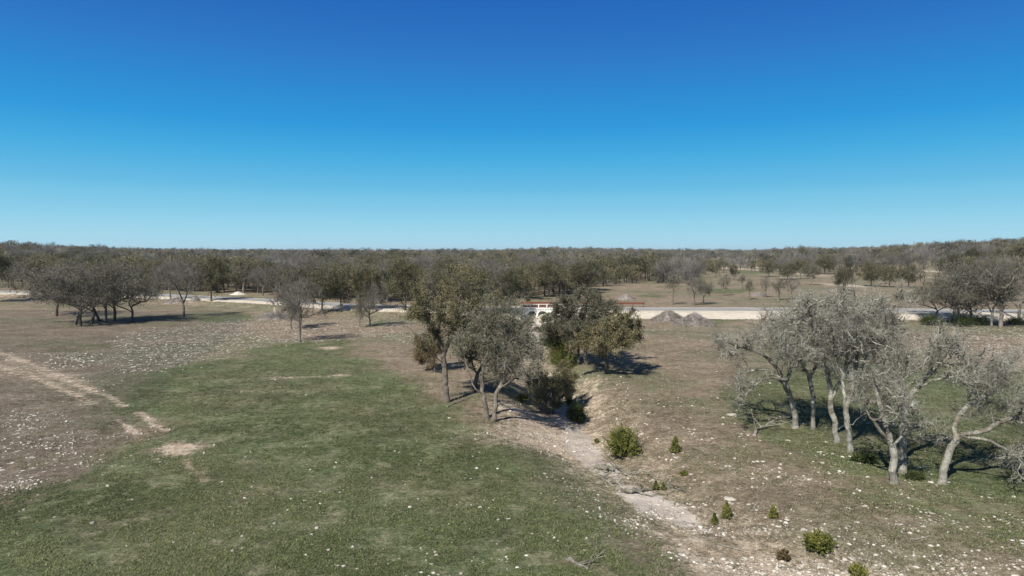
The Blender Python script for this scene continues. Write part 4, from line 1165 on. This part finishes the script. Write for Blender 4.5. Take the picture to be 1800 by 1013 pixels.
# ================================================================== JUNIPERS AND SMALL SHRUBS
def spray_shrub(name, label, base, w_px, h_px, seed, mat=M_JUN, n=None, cone=False, group=None, lean=0.0):
    g = ground(*base); d = g[1]; Rr = rng(seed)
    w = w_px * d / F / 2; h = h_px * d / F * 1.03
    n = n or int(90 + 260 * w * h)
    # spikes from a low centre outward and upward
    th = Rr.uniform(0, 2 * math.pi, n); u = Rr.uniform(0, 1, n) ** 0.6
    top = np.stack([np.cos(th) * u, np.sin(th) * u, np.zeros(n)], -1)
    if cone:
        zz = Rr.uniform(.12, 1, n); rad = (1.02 - zz) ** .8
        tip = np.stack([np.cos(th) * rad * w * Rr.uniform(.65, 1.1, n), np.sin(th) * rad * w * Rr.uniform(.65, 1.1, n), zz * h], -1)
        root_ = tip * np.array([.15, .15, .7]); root_[:, 2] = tip[:, 2] * .85 - .08 * h
    else:
        zz = Rr.uniform(.1, 1.0, n) ** .8
        rad = np.sqrt(np.clip(1 - (np.abs(zz - .42) / .62) ** 2.2, .05, 1))
        rr_ = np.where(Rr.uniform(size=n) < .6, Rr.uniform(.65, 1.22, n), Rr.uniform(.2, .8, n))
        tip = np.stack([np.cos(th) * rad * w * rr_, np.sin(th) * rad * w * rr_, zz * h * Rr.uniform(.75, 1.15, n)], -1)
        root_ = tip * np.array([.45, .45, .55])
    root_[:, 2] = np.maximum(root_[:, 2], 0.03)
    m = 22; L = (tip - root_)
    t = Rr.uniform(.25, 1.0, (n, m))
    C = root_[:, None, :] + L[:, None, :] * t[..., None]
    ln = np.linalg.norm(L, axis=1)[:, None, None]
    C = C + Rr.normal(size=C.shape) * (0.10 * ln * (1.1 - t[..., None])) * .8 + Rr.normal(size=C.shape) * .012
    C = C.reshape(-1, 3); C = C[C[:, 2] > 0.02]
    V, Fq = leaf_quads(C, 0.034 if w < .5 else 0.045, Rr, aspect=.5)
    tin = np.clip(.35 + .4 * C[:, 2] / h * 0 + (vnoise(C[:, 0] * 3.5 / max(w, .3) + 9, C[:, 2] * 3.5 / max(w, .3) + C[:, 1] * 2, seed) - .35) * .8 + Rr.normal(size=len(C)) * .15, 0, 1)
    fol = make_mesh(name + '_foliage', V, Fq, mat, np.repeat(tin, 4))
    k = min(40, n); D = norm(tip[:k])
    P0 = np.zeros((k, 3)); P0[:, 2] = -.05; P1 = tip[:k] * .85
    Vs_, Fs_ = tubes(P0, P1, np.full(k, .02 + .02 * w), np.full(k, .006), D, D, 4)
    st = make_mesh(name + '_stems', Vs_, Fs_, M_TWIG, np.full(len(Vs_), .6))
    root = empty(name, g); tag(root, label, 'bush', group)
    link('stems', st, root); link('foliage', fol, root)
    return root
J = 'juniper_bush'
spray_shrub(J, 'largest bright green juniper bush, standing alone beside the dry creek bed', (1094, 803), 63, 54, 401)
spray_shrub(J, 'medium bright green juniper bush right of the largest one', (1187, 796), 27, 30, 402, cone=True)
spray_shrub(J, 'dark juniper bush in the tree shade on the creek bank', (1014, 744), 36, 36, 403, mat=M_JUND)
spray_shrub(J, 'tall bright green juniper under the twin trunked oak', (988, 652), 58, 72, 404, n=1300)
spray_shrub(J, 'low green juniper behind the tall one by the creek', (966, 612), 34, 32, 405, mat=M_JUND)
spray_shrub(J, 'green juniper peeping out right of the shrub oak', (1000, 712), 20, 42, 406, cone=True)
spray_shrub(J, 'tiny green juniper in shade under the bare limb', (918, 706), 24, 13, 407)
spray_shrub(J, 'small juniper pair, left one, on the gravel below the largest bush', (1153, 862), 15, 17, 408, cone=True)
spray_shrub(J, 'small juniper pair, right one, on the gravel below the largest bush', (1166, 861), 11, 12, 409, cone=True)
spray_shrub(J, 'small conical juniper, right and larger of two beside the pale creek bed', (1277, 911), 26, 29, 410, cone=True)
spray_shrub(J, 'tiny conical juniper, left and smaller of two beside the pale creek bed', (1256, 921), 14, 19, 411, cone=True)
spray_shrub(J, 'small conical juniper alone in the dry grass right of the creek', (1359, 910), 23, 22, 412, cone=True)
spray_shrub(J, 'low wide yellow green juniper in the lower right foreground', (1440, 968), 52, 32, 413, n=260)
spray_shrub(J, 'small brownish juniper just left of the low wide one', (1377, 986), 23, 20, 414, mat=M_RUSSET)
spray_shrub(J, 'brownish green juniper cut by the bottom edge of the picture', (1508, 1016), 34, 25, 415, mat=M_JUN)
spray_shrub(J, 'speck of a juniper seedling left of the largest bush', (1049, 779), 8, 8, 416)
spray_shrub(J, 'seedling juniper on the gravel right of the largest bush', (1202, 836), 13, 8, 417)
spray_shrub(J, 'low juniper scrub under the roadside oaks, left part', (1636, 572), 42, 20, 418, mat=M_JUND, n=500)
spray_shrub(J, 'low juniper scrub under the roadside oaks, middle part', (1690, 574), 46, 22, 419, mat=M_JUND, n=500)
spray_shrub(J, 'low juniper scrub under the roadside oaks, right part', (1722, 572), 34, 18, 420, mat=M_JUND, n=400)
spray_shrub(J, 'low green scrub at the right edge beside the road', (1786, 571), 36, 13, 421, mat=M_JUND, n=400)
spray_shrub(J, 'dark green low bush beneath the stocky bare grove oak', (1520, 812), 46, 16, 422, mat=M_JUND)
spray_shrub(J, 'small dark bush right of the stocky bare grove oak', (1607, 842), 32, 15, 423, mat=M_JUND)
spray_shrub(J, 'grey green scrub before the right end of the arches', (985, 575), 26, 20, 424, mat=M_GREYG, n=260)
spray_shrub(J, 'green scrub on the rubble just below the bridge', (950, 583), 38, 10, 425, mat=M_GREYG, n=260)
spray_shrub(J, 'grey twiggy scrub at the foot of the bridge arches', (926, 570), 30, 14, 426, mat=M_GREYG, n=260)
spray_shrub(J, 'bright green bush just beyond the left end of the guard rail', (928, 530), 12, 7, 427, n=160)
spray_shrub(J, 'green juniper, left of three at the back edge of the clearing', (1082, 500), 26, 18, 428, mat=M_JUND, n=300)
spray_shrub(J, 'green juniper, middle of three at the back edge of the clearing', (1112, 498), 30, 24, 429, mat=M_JUN, n=300)
spray_shrub(J, 'green juniper, right of three at the back edge of the clearing', (1156, 498), 36, 26, 430, mat=M_JUND, n=300)
spray_shrub(J, 'green bush on the slope at the far right', (1652, 470), 30, 10, 431, mat=M_JUND, n=200)

# ================================================================== BRUSH HEAPS
M_BRUSH = bark_mat('brush_twig', (0.2, 0.18, 0.165), (0.40, 0.37, 0.34), (0.56, 0.53, 0.50))
M_MULCH = simple_mat('packed_brush', (0.24, 0.21, 0.185), (0.42, 0.375, 0.335), 2.0, 1.0, 12, 0.8, 0.1)
M_CREAM = simple_mat('crushed_limestone', (0.42, 0.38, 0.31), (0.70, 0.66, 0.58), 2.5, 1.0, 9, 1.0, 0.1)
def heap(name, label, base, w_px, h_px, seed, n=2600, mound=.85, flat=1.0, mat=M_BRUSH, peak=1.0):
    g = ground(*base); d = g[1]; w = w_px * d / F / 2; h = h_px * d / F; Rr = rng(seed)
    root = empty(name, g + np.array([0, w * .6, 0])); tag(root, label, 'brush heap')
    # mound
    nr, na = 10, 28
    V = [[0, 0, h * .92]]
    for i in range(1, nr + 1):
        q = i / nr
        for k in range(na):
            a = 2 * math.pi * k / na
            rr_ = q * (1 + .22 * (vnoise(np.array(3 * math.cos(a) + seed), np.array(3 * math.sin(a)), seed) - .5))
            zz = h * mound * ((1 - q) ** peak) * (1 + .3 * (Rr.uniform() - .5)) - .12 * (i == nr)
            V.append([w * rr_ * math.cos(a), w * rr_ * math.sin(a) * .8, float(zz)])
    Ft = []
    for k in range(na): Ft.append((0, 0, 1 + k, 1 + (k + 1) % na))
    bm = bmesh.new(); vs = [bm.verts.new(v) for v in V]
    for k in range(na): bm.faces.new([vs[0], vs[1 + k], vs[1 + (k + 1) % na]])
    for i in range(nr - 1):
        for k in range(na):
            a = 1 + i * na + k; b = 1 + i * na + (k + 1) % na
            bm.faces.new([vs[a], vs[a + na], vs[b + na], vs[b]])
    bm_obj('mound', bm, M_MULCH if mat is M_BRUSH else M_CREAM, root, True)
    u = Rr.uniform(0, 1, n) ** .6; th = Rr.uniform(0, 6.283, n)
    C = np.stack([w * u * np.cos(th), w * .8 * u * np.sin(th), h * mound * (1 - u) ** peak + Rr.uniform(-.05, .18, n) * h * .5], -1)
    D = norm(Rr.normal(size=(n, 3)) * np.array([1, 1, .45]) + C * np.array([.3 / w, .3 / w, 0]) - np.array([0, 0, .12]))
    L = Rr.uniform(.25, .9, n)[:, None] * min(1.0, w / 2)
    V, Fq = tubes(C - D * L / 2, C + D * L / 2, Rr.uniform(.008, .024, n), np.full(n, .006), D, D, 3)
    link('branches', make_mesh('branches', V, Fq, mat, np.repeat(Rr.uniform(0, 1, n), 6)), root)
heap('rubble_heap', 'low heap of white limestone rubble beyond the road on the left', (415, 519), 30, 6, 512, 10, mound=1.0, mat=M_ROCK)
heap('brush_heap', 'tall conical brush heap at the road edge, left of two', (1180, 566), 66, 22, 501, 4200, peak=1.05)
heap('brush_heap', 'conical brush heap, right and nearer of two by the road', (1226, 574), 78, 24, 502, 4600, peak=1.0)
heap('brush_heap', 'small grey heap of brush in the clearing beyond the rail', (1103, 528), 36, 12, 503, 1200)
heap('brush_heap', 'wide grey heap of bare branches behind the pale bare oak', (476, 562), 66, 26, 504, 4200, mound=.4, peak=.8)
heap('brush_heap', 'grey brush heap at the road beside the lone upright oak', (303, 534), 46, 18, 505, 2200, mound=.5, peak=.8)
heap('brush_heap', 'brown brush heap leaning behind the lone upright oak', (340, 531), 22, 14, 506, 900, mound=.8)
heap('brush_heap', 'grey heap of cut branches beyond the road behind the small curved oak', (672, 531), 56, 12, 507, 2000, mound=.5)
heap('brush_heap', 'pale grey heap of branches beside the small far bare patch', (862, 510), 40, 16, 508, 2000, mound=.5)
heap('brush_heap', 'low brush heap between the thin trees in the clearing', (1337, 521), 36, 8, 509, 1200, mound=.6)
heap('brush_heap', 'brown brush heap on the distant green clearing', (1311, 468), 13, 6, 510, 500)
heap('brush_heap', 'grey brush heap before the green oak row', (1478, 513), 44, 7, 511, 1200, mound=.5)

# ================================================================== FALLEN WOOD
def log_obj(name, label, pts, r0, seed, twigs=0, cat='log', mat=M_DEAD, lift=0.04, kinds=None):
    Rr = rng(seed)
    W = [ground(a, b) + np.array([0, 0, lift + (c if True else 0)]) for a, b, c in pts]
    g = W[0].copy(); P = np.array([p - g for p in smooth_line(W, 4)])
    P = P + Rr.normal(size=P.shape) * r0 * .25
    n = len(P); rad = r0 * np.linspace(1, .35, n); D = norm(np.gradient(P, axis=0))
    G_ = Geo(); V, Fq = tubes(P[:-1], P[1:], rad[:-1], rad[1:], D[:-1], D[1:], 8); G_.add(V, Fq, .5)
    for e, q in ((0, P[0]), (n - 1, P[-1])):
        Vc, Fc = tubes(P[[e]], P[[e]] + D[[e]] * .01 * (1 if e else -1), rad[[e]], np.array([.002]), D[[e]], D[[e]], 8); G_.add(Vc, Fc, .8)
    if twigs:
        i = Rr.integers(n // 4, n, twigs); d = norm(Rr.normal(size=(twigs, 3)) * np.array([1, 1, .35]) + np.array([0, 0, .15]) + D[i] * .8)
        L = Rr.uniform(.4, 1.2, twigs)[:, None]; a = P[i]; b = a + d * L; d2 = norm(d + Rr.normal(size=d.shape) * .5); c = b + d2 * L * .7
        V, Fq = tubes(a, b, rad[i] * .5, rad[i] * .3, d, d, 4); G_.add(V, Fq, .5)
        V, Fq = tubes(b, c, rad[i] * .3, rad[i] * .12, d2, d2, 4); G_.add(V, Fq, .6)
        d3 = norm(d + Rr.normal(size=d.shape) * .8); V, Fq = tubes(b, b + d3 * L * .5, rad[i] * .25, rad[i] * .1, d3, d3, 4); G_.add(V, Fq, .7)
    o = link(name, G_.mesh(name, mat, True)); o.location = g; tag(o, label, cat)
log_obj('fallen_branch', 'short bleached piece of dead wood lying on the green grass at the bottom', [(994, 984, 0), (1006, 988, 0), (1020, 995, 0), (1033, 1003, 0)], .10, 601, 3)
log_obj('fallen_branch', 'forked dead branch lying left of the grove trunks', [(1326, 766, 0), (1332, 757, .1), (1345, 754, .2), (1366, 744, .3)], .10, 602, 10)
log_obj('fallen_branch', 'long grey driftwood trunk across the creek, upper one', [(1048, 822, .05), (1066, 828, .1), (1082, 830, .1), (1102, 838, 0)], .18, 603, 9)
log_obj('fallen_branch', 'curved bleached driftwood branch, lower one in the creek', [(1086, 862, 0), (1104, 868, .1), (1126, 866, .1), (1148, 862, 0)], .13, 604, 7)
log_obj('fallen_branch', 'dead branch along the left edge of the creek between the driftwood pieces', [(1052, 838, 0), (1066, 848, 0), (1086, 856, 0)], .12, 605, 6)
log_obj('fallen_branch', 'thin dead stick at the left edge of the pale creek bed', [(1118, 900, 0), (1134, 905, 0), (1148, 911, 0)], .045, 606, 3)
log_obj('fallen_branch', 'broken dead branches on gravel right of the driftwood', [(1176, 850, 0), (1190, 860, 0), (1206, 866, 0)], .05, 607, 8)
log_obj('fallen_branch', 'thin pale stick in dry grass left of the small conical juniper', [(1320, 900, 0), (1342, 894, 0)], .03, 608, 2)
log_obj('fallen_branch', 'pale stick lying in dry grass at the lower right', [(1600, 950, 0), (1618, 948, 0), (1632, 945, 0)], .03, 609, 2)
log_obj('fallen_branch', 'pale bough lying across the foot of the middle grove oaks', [(1472, 762, .25), (1486, 757, .3), (1506, 756, .3)], .08, 610, 2)
log_obj('fallen_branch', 'thin curved branch in the grass left of the long bare patch', [(272, 654, 0), (286, 654, 0), (300, 660, 0)], .05, 611, 3)
log_obj('fallen_branch', 'dead twigs at the foot of the tallest oak', [(786, 716, 0), (806, 708, 0), (826, 700, 0)], .04, 612, 8)
log_obj('fallen_branch', 'grey dead branches beside the low edge of the creek', [(1236, 945, 0), (1262, 958, 0), (1290, 966, 0)], .045, 613, 9)

# ================================================================== ROCKS
def rock_mesh(seed, sub=2, flat=.6):
    Rr = rng(seed)
    bm = bmesh.new(); bmesh.ops.create_icosphere(bm, subdivisions=sub, radius=1.0)
    co = np.array([v.co[:] for v in bm.verts])
    # chop by random planes for an angular, broken look
    for _ in range(9):
        nrm = norm(Rr.normal(size=3)); dd = Rr.uniform(.55, .85)
        p = co @ nrm; co = co - np.where(p > dd, (p - dd), 0)[:, None] * nrm
    co *= np.array([1, Rr.uniform(.6, .9), flat * Rr.uniform(.75, 1.15)])
    co += Rr.normal(size=co.shape) * .025
    for v, c in zip(bm.verts, co): v.co = c
    me = bpy.data.meshes.new('limestone_rock'); bm.to_mesh(me)
    Fq = np.array([[v.index for v in f.verts] for f in bm.faces]); bm.free()
    a = me.attributes.new('tint', 'FLOAT', 'POINT'); a.data.foreach_set('value', np.full(len(co), Rr.uniform(.3, 1), np.float32))
    me.materials.append(M_ROCK)
    return me, co, Fq
ROCKS = [rock_mesh(700 + k) for k in range(9)]
SLABS = [rock_mesh(720 + k, flat=.25) for k in range(3)]
rk = []
def zl(lst, s, ox, oy, dw=14):
    for it in lst:
        w = it[2] if len(it) > 2 else dw
        rk.append((ox + it[0] / s, oy + it[1] / s, w / s, it[3] if len(it) > 3 else ''))
zl([(372, 711, 36, 's'), (457, 719), (492, 742), (434, 760), (537, 718, 20), (514, 767, 18), (517, 805, 30, 's'), (545, 845, 18), (340, 830, 30, 's'), (338, 845, 20), (366, 858), (551, 888, 18), (503, 848), (772, 911), (711, 866, 28), (852, 920),
    (703, 988, 28), (634, 998, 18), (225, 851, 18), (262, 800), (63, 783), (178, 832), (134, 602, 66, 's'), (100, 615, 30), (130, 957, 70, 's'), (527, 631, 16), (532, 602), (480, 800), (560, 770), (95, 745), (180, 690), (150, 640), (890, 890), (870, 880), (425, 940, 16)], 2.412, 1230, 480)
zl([(80, 40, 36), (125, 47, 20), (85, 12, 50, 's'), (355, 42, 26), (425, 45, 22), (440, 125, 20), (408, 92), (700, 75, 42, 's'), (800, 150, 24), (933, 165, 20), (1008, 130, 22), (1020, 160, 14), (1130, 168, 40, 's'), (1232, 175, 36), (872, 185), (1118, 195, 22), (1290, 213, 18), (1070, 242, 30, 's'),
    (690, 280, 45, 's'), (555, 292, 26), (585, 300, 30, 's'), (995, 275, 40, 's'), (1148, 328, 50, 's'), (1245, 330, 36, 's'), (1280, 343, 36, 's'), (1040, 350), (127, 360, 28), (913, 407, 32, 's'), (1085, 422, 50, 's'), (1265, 465, 34), (1355, 445, 38), (1690, 403, 34, 's'), (1645, 567, 36), (1715, 567, 28, 's'),
    (1748, 587, 22), (1025, 617, 32), (602, 655, 84, 's'), (250, 443, 56, 's'), (575, 420, 26, 's'), (545, 615, 24), (1715, 645, 26), (1755, 718, 40), (1575, 530, 40, 's'), (1185, 535), (1440, 560), (1135, 660), (1440, 668), (185, 530, 26), (190, 145, 22), (1760, 375), (1635, 383), (1520, 425), (1480, 465), (795, 480)], 4.0, 1350, 820)
zl([(350, 665, 22), (335, 668), (500, 682, 20), (520, 712, 18), (490, 740, 20), (465, 738), (455, 482, 20), (860, 680, 26), (955, 715, 36), (1000, 735, 26), (1165, 785, 50), (1115, 780, 24), (1200, 490, 88, 's'), (1290, 517, 30, 's'), (945, 517, 32), (940, 290, 50, 's'), (975, 335, 32), (925, 272, 20), (1205, 80, 76, 's'), (1165, 128, 22),
    (1070, 410, 20), (1030, 398, 28, 's'), (1010, 370, 30, 's'), (770, 175, 36), (800, 190, 20), (850, 215, 24), (1440, 340, 28), (1125, 290, 16), (1310, 370, 22, 's'), (100, 285, 18), (1255, 660, 20), (915, 862, 22), (1680, 655, 16), (1215, 680), (430, 440), (390, 465), (250, 380), (612, 672), (345, 235, 26), (20, 175), (200, 275)], 2.769, 850, 700)
zl([(1170, 192, 22), (1392, 303, 22), (890, 323, 16), (933, 348, 20), (35, 688, 34), (205, 718, 34), (495, 713, 50, 's'), (190, 820, 30), (860, 877), (790, 880, 18)], 4.0, 0, 600)
zl([(1120, 707, 14), (433, 838, 12), (237, 888, 12), (45, 765, 10), (723, 808, 12), (1190, 417, 14), (1375, 482, 12), (113, 843, 10), (285, 832, 8), (1330, 862, 14), (883, 580, 10), (640, 612, 10), (1255, 765, 10), (1660, 765, 10), (1600, 883, 12)], 4.0, 400, 560)
zl([(1675, 555, 16), (855, 540, 16), (1140, 610, 18), (385, 598, 26), (120, 712, 18), (980, 900, 24), (755, 985, 26), (1610, 1005, 18), (890, 800, 20)], 4.0, 0, 760)
R = rng(888)
for _ in range(34):   # blocks of the left outcrop
    rk.append((72 + 92 * R.uniform() , 627 + 22 * R.uniform(), R.uniform(3, 9), ''))
for _ in range(26): rk.append((R.uniform(0, 110), R.uniform(755, 850), R.uniform(3, 7), ''))
for _ in range(26): rk.append((R.uniform(1030, 1110), R.uniform(660, 745), R.uniform(2.5, 6), ''))
for _ in range(22): rk.append((R.uniform(400, 640), R.uniform(575, 600), R.uniform(4, 9), 's'))
for _ in range(20): rk.append((R.uniform(1690, 1795), R.uniform(578, 596), R.uniform(3, 8), 's'))
def rock_area(px, py):
    if px < 180 and py < 660: return 'in the pale outcrop on the left', 'rocks of the left outcrop'
    if px < 180: return 'in the stony ground at the left edge', 'rocks at the left edge'
    if py < 605 and px < 700: return 'on the rise before the road', 'rocks on the stony rise'
    if py < 605: return 'near the roadside oaks on the right', 'rocks by the roadside oaks'
    if px < 860: return 'in the green field', 'rocks in the green field'
    if px < 1230 and py < 760: return 'on the creek bank', 'rocks on the creek bank'
    if px < 1230: return 'beside the lower creek', 'rocks beside the lower creek'
    if py < 860: return 'in grass before the bare grove', 'rocks before the bare grove'
    return 'in the lower right foreground', 'rocks in the lower right foreground'
rk = rk[:298]
for i, (px, py, w, fl) in enumerate(rk):
    g = ground(px, py); s = max(w * g[1] / F / 2 * .8, .05)
    me = (SLABS if fl == 's' else ROCKS)[i % (3 if fl == 's' else 9)][0]
    o = link('limestone_rock', me); o.location = g - np.array([0, 0, s * .05]); o.scale = (s, s * (1.0 if fl != 's' else 1.6), s)
    o.rotation_euler = (R.uniform(-.15, .15), R.uniform(-.15, .15), R.uniform(0, 6.28) if fl != 's' else R.uniform(-.3, .3))
    area, grp = rock_area(px, py)
    if s > .5: o.scale.z *= .7
    kind = ('large ' if s > .35 else 'small ' if s < .14 else '') + ('flat pale limestone slab ' if fl == 's' else 'pale limestone rock ')
    tag(o, kind.strip() + ' ' + area, 'rock', grp)

# loose stones, many thousands: one mass
def scatter_xy(n, seed, pxr, pyr):
    Rr = rng(seed)
    px = Rr.uniform(*pxr, n); py = pyr[0] + (pyr[1] - pyr[0]) * Rr.uniform(0, 1, n)
    v = -(py - CY) / F; rx = (px - CX) / F; ry = math.cos(PITCH) + v * math.sin(PITCH); rz = -math.sin(PITCH) + v * math.cos(PITCH)
    t = -H / rz
    return rx * t, ry * t, Rr
x1, y1, Rr = scatter_xy(110000, 901, (-150, 1950), (548, 1080))
G1, B1, S1, D1, L1 = zones(x1, y1)
cl = fbm(x1 / 1.6, y1 / 1.6, 91, 3)
keep = Rr.uniform(size=len(x1)) < np.clip((S1 * .62 + B1 * .45 + .003) * sstep(.44, .62, cl) * 1.6 * (1 - L1), 0, 1)
x1, y1 = x1[keep], y1[keep]; m = len(x1)
z1 = height(x1, y1)
size = .010 + .08 * Rr.uniform(0, 1, m) ** 7 + y1 * .00040
V0, F0 = ROCKS[0][1], None
bm = bmesh.new(); bmesh.ops.create_icosphere(bm, subdivisions=1, radius=1.0)
V0 = np.array([v.co[:] for v in bm.verts]); F0 = np.array([[v.index for v in f.verts] for f in bm.faces]); bm.free()
a = Rr.uniform(0, 6.28, m)
P = V0[None] * (1 + Rr.normal(size=(m, 12 if len(V0) == 12 else len(V0), 1)) * .16) * np.stack([size * Rr.uniform(.8, 1.6, m), size * Rr.uniform(.7, 1.2, m), size * Rr.uniform(.4, .8, m)], -1)[:, None, :]
X = P[..., 0] * np.cos(a)[:, None] - P[..., 1] * np.sin(a)[:, None] + x1[:, None]
Y = P[..., 0] * np.sin(a)[:, None] + P[..., 1] * np.cos(a)[:, None] + y1[:, None]
Z = P[..., 2] + z1[:, None]
Vp = np.stack([X, Y, Z], -1).reshape(-1, 3); Fp = (F0[None] + (np.arange(m) * len(V0))[:, None, None]).reshape(-1, 3)
sm = make_mesh('loose_stones', Vp, Fp, M_ROCK, np.repeat(Rr.uniform(0, 1, m), len(V0)))
tag(link('loose_stones', sm), 'scattered small white and tan limestone pieces over the ground', 'stones', kind='stuff')
print('stones', m)

# ================================================================== LOW WEEDS AND DRY GRASS
M_WEED = leaf_mat('weed_leaf', [(0.0, (0.034, 0.048, 0.018)), (0.4, (0.088, 0.115, 0.046)), (0.75, (0.155, 0.182, 0.08)), (1.0, (0.26, 0.26, 0.14))], .2)
M_DRY = leaf_mat('dry_grass', [(0.0, (0.10, 0.075, 0.05)), (0.4, (0.2, 0.165, 0.12)), (0.75, (0.30, 0.26, 0.195)), (1.0, (0.44, 0.39, 0.31))], .2)
def tufts(name, n, seed, want, mat, size, lean, label, py_lo=570):
    x, y, Rr = scatter_xy(n, seed, (-60, 1860), (py_lo, 1050))
    G_, B_, S_, D_, L_ = zones(x, y)
    g = fbm(x / 1.1, y / 1.1, 95, 3)
    keep = Rr.uniform(size=n) < want(G_, B_, S_, D_, g, x, y) * (1 - L_)
    x, y = x[keep], y[keep]; m = len(x); z = height(x, y)
    k = 4
    th = Rr.uniform(0, 6.283, (m, k)); s = size * (Rr.uniform(.5, 1.25, (m, 1)) + .6 * Rr.uniform(0, 1, (m, 1)) ** 9 + y[:, None] * .012)
    dx, dy = np.cos(th), np.sin(th)
    up = Rr.uniform(.25, 1.0, (m, k)) * lean
    base = np.stack([x, y, z], -1)[:, None, :] + np.stack([Rr.normal(size=(m, k)), Rr.normal(size=(m, k)), np.zeros((m, k))], -1) * s[..., None] * .9
    D = np.stack([dx, dy, up], -1); W = np.stack([-dy, dx, np.zeros_like(dx)], -1)
    L = s[..., None]; w = L * .34
    V = np.stack([base - W * w * .5, base + W * w * .5, base + D * L * .8 + W * w * .6, base + D * L * 1.1 - W * w * .3], 2).reshape(-1, 3)
    t = np.repeat(np.clip(.5 + Rr.normal(size=(m, 1)) * .18 + Rr.normal(size=(m, k)) * .12 + (vnoise(x / 6, y / 6, 97)[:, None] - .5) * .5, 0, 1).ravel(), 4)
    me = make_mesh(name, V, np.arange(len(V)).reshape(-1, 4), mat, t)
    tag(link(name, me), label, 'grass', kind='stuff')
    print(name, m)
tufts('green_weeds', 260000, 911, lambda G_, B_, S_, D_, g, x, y: np.clip(G_ * 1.3 * sstep(.36, .56, g), 0, 1), M_WEED, .05, .7, 'low dark green winter weeds covering the field and the grove floor')
tufts('dry_grass', 130000, 912, lambda G_, B_, S_, D_, g, x, y: np.clip((1.0 - 1.05 * G_) * (1 - D_) * (1 - .7 * B_) * sstep(.40, .60, g), 0, 1), M_DRY, .045, .6, 'short dry grey brown grass between the stones')

# ------------------------------------------------------------------ thin clear winter air
def build_haze():
    bm = bmesh.new(); box_bm(bm, -5200, 5200, -900, 7200, -4, 40)
    m = bpy.data.materials.new('thin_air'); m.use_nodes = True; nt = m.node_tree; nt.nodes.clear()
    o = nt.nodes.new('ShaderNodeOutputMaterial'); v = nt.nodes.new('ShaderNodeVolumePrincipled')
    v.inputs['Color'].default_value = (0.80, 0.88, 1.0, 1); v.inputs['Density'].default_value = 0.00009; v.inputs['Anisotropy'].default_value = 0.2
    nt.links.new(v.outputs[0], o.inputs['Volume'])
    tag(bm_obj('haze', bm, m), 'thin bluish winter haze over the distant wood', 'haze', kind='stuff')
build_haze()

# ------------------------------------------------------------------ tell look-alikes apart by their place
ORD = ['', 'second', 'third', 'fourth', 'fifth', 'sixth', 'seventh', 'eighth', 'ninth', 'tenth', 'eleventh', 'twelfth']
NUM = ['', '', 'two', 'three', 'four', 'five', 'six', 'seven', 'eight', 'nine', 'ten', 'eleven', 'twelve']
by = {}
for o in scene.objects:
    if o.parent is None and 'label' in o and 'kind' not in o: by.setdefault(o['label'], []).append(o)
for lab, obs in by.items():
    n = len(obs)
    if n < 2 or n > 12 or len(lab.split()) > 12: continue
    obs.sort(key=lambda o: o.location.x / max(o.location.y, 1))
    for i, o in enumerate(obs):
        if i == 0: w = 'leftmost of ' + NUM[n]
        elif i == n - 1: w = 'rightmost of ' + NUM[n]
        elif n == 3: w = 'middle of three'
        else: w = ORD[i] + ' from left'
        o['label'] = lab + ', ' + w
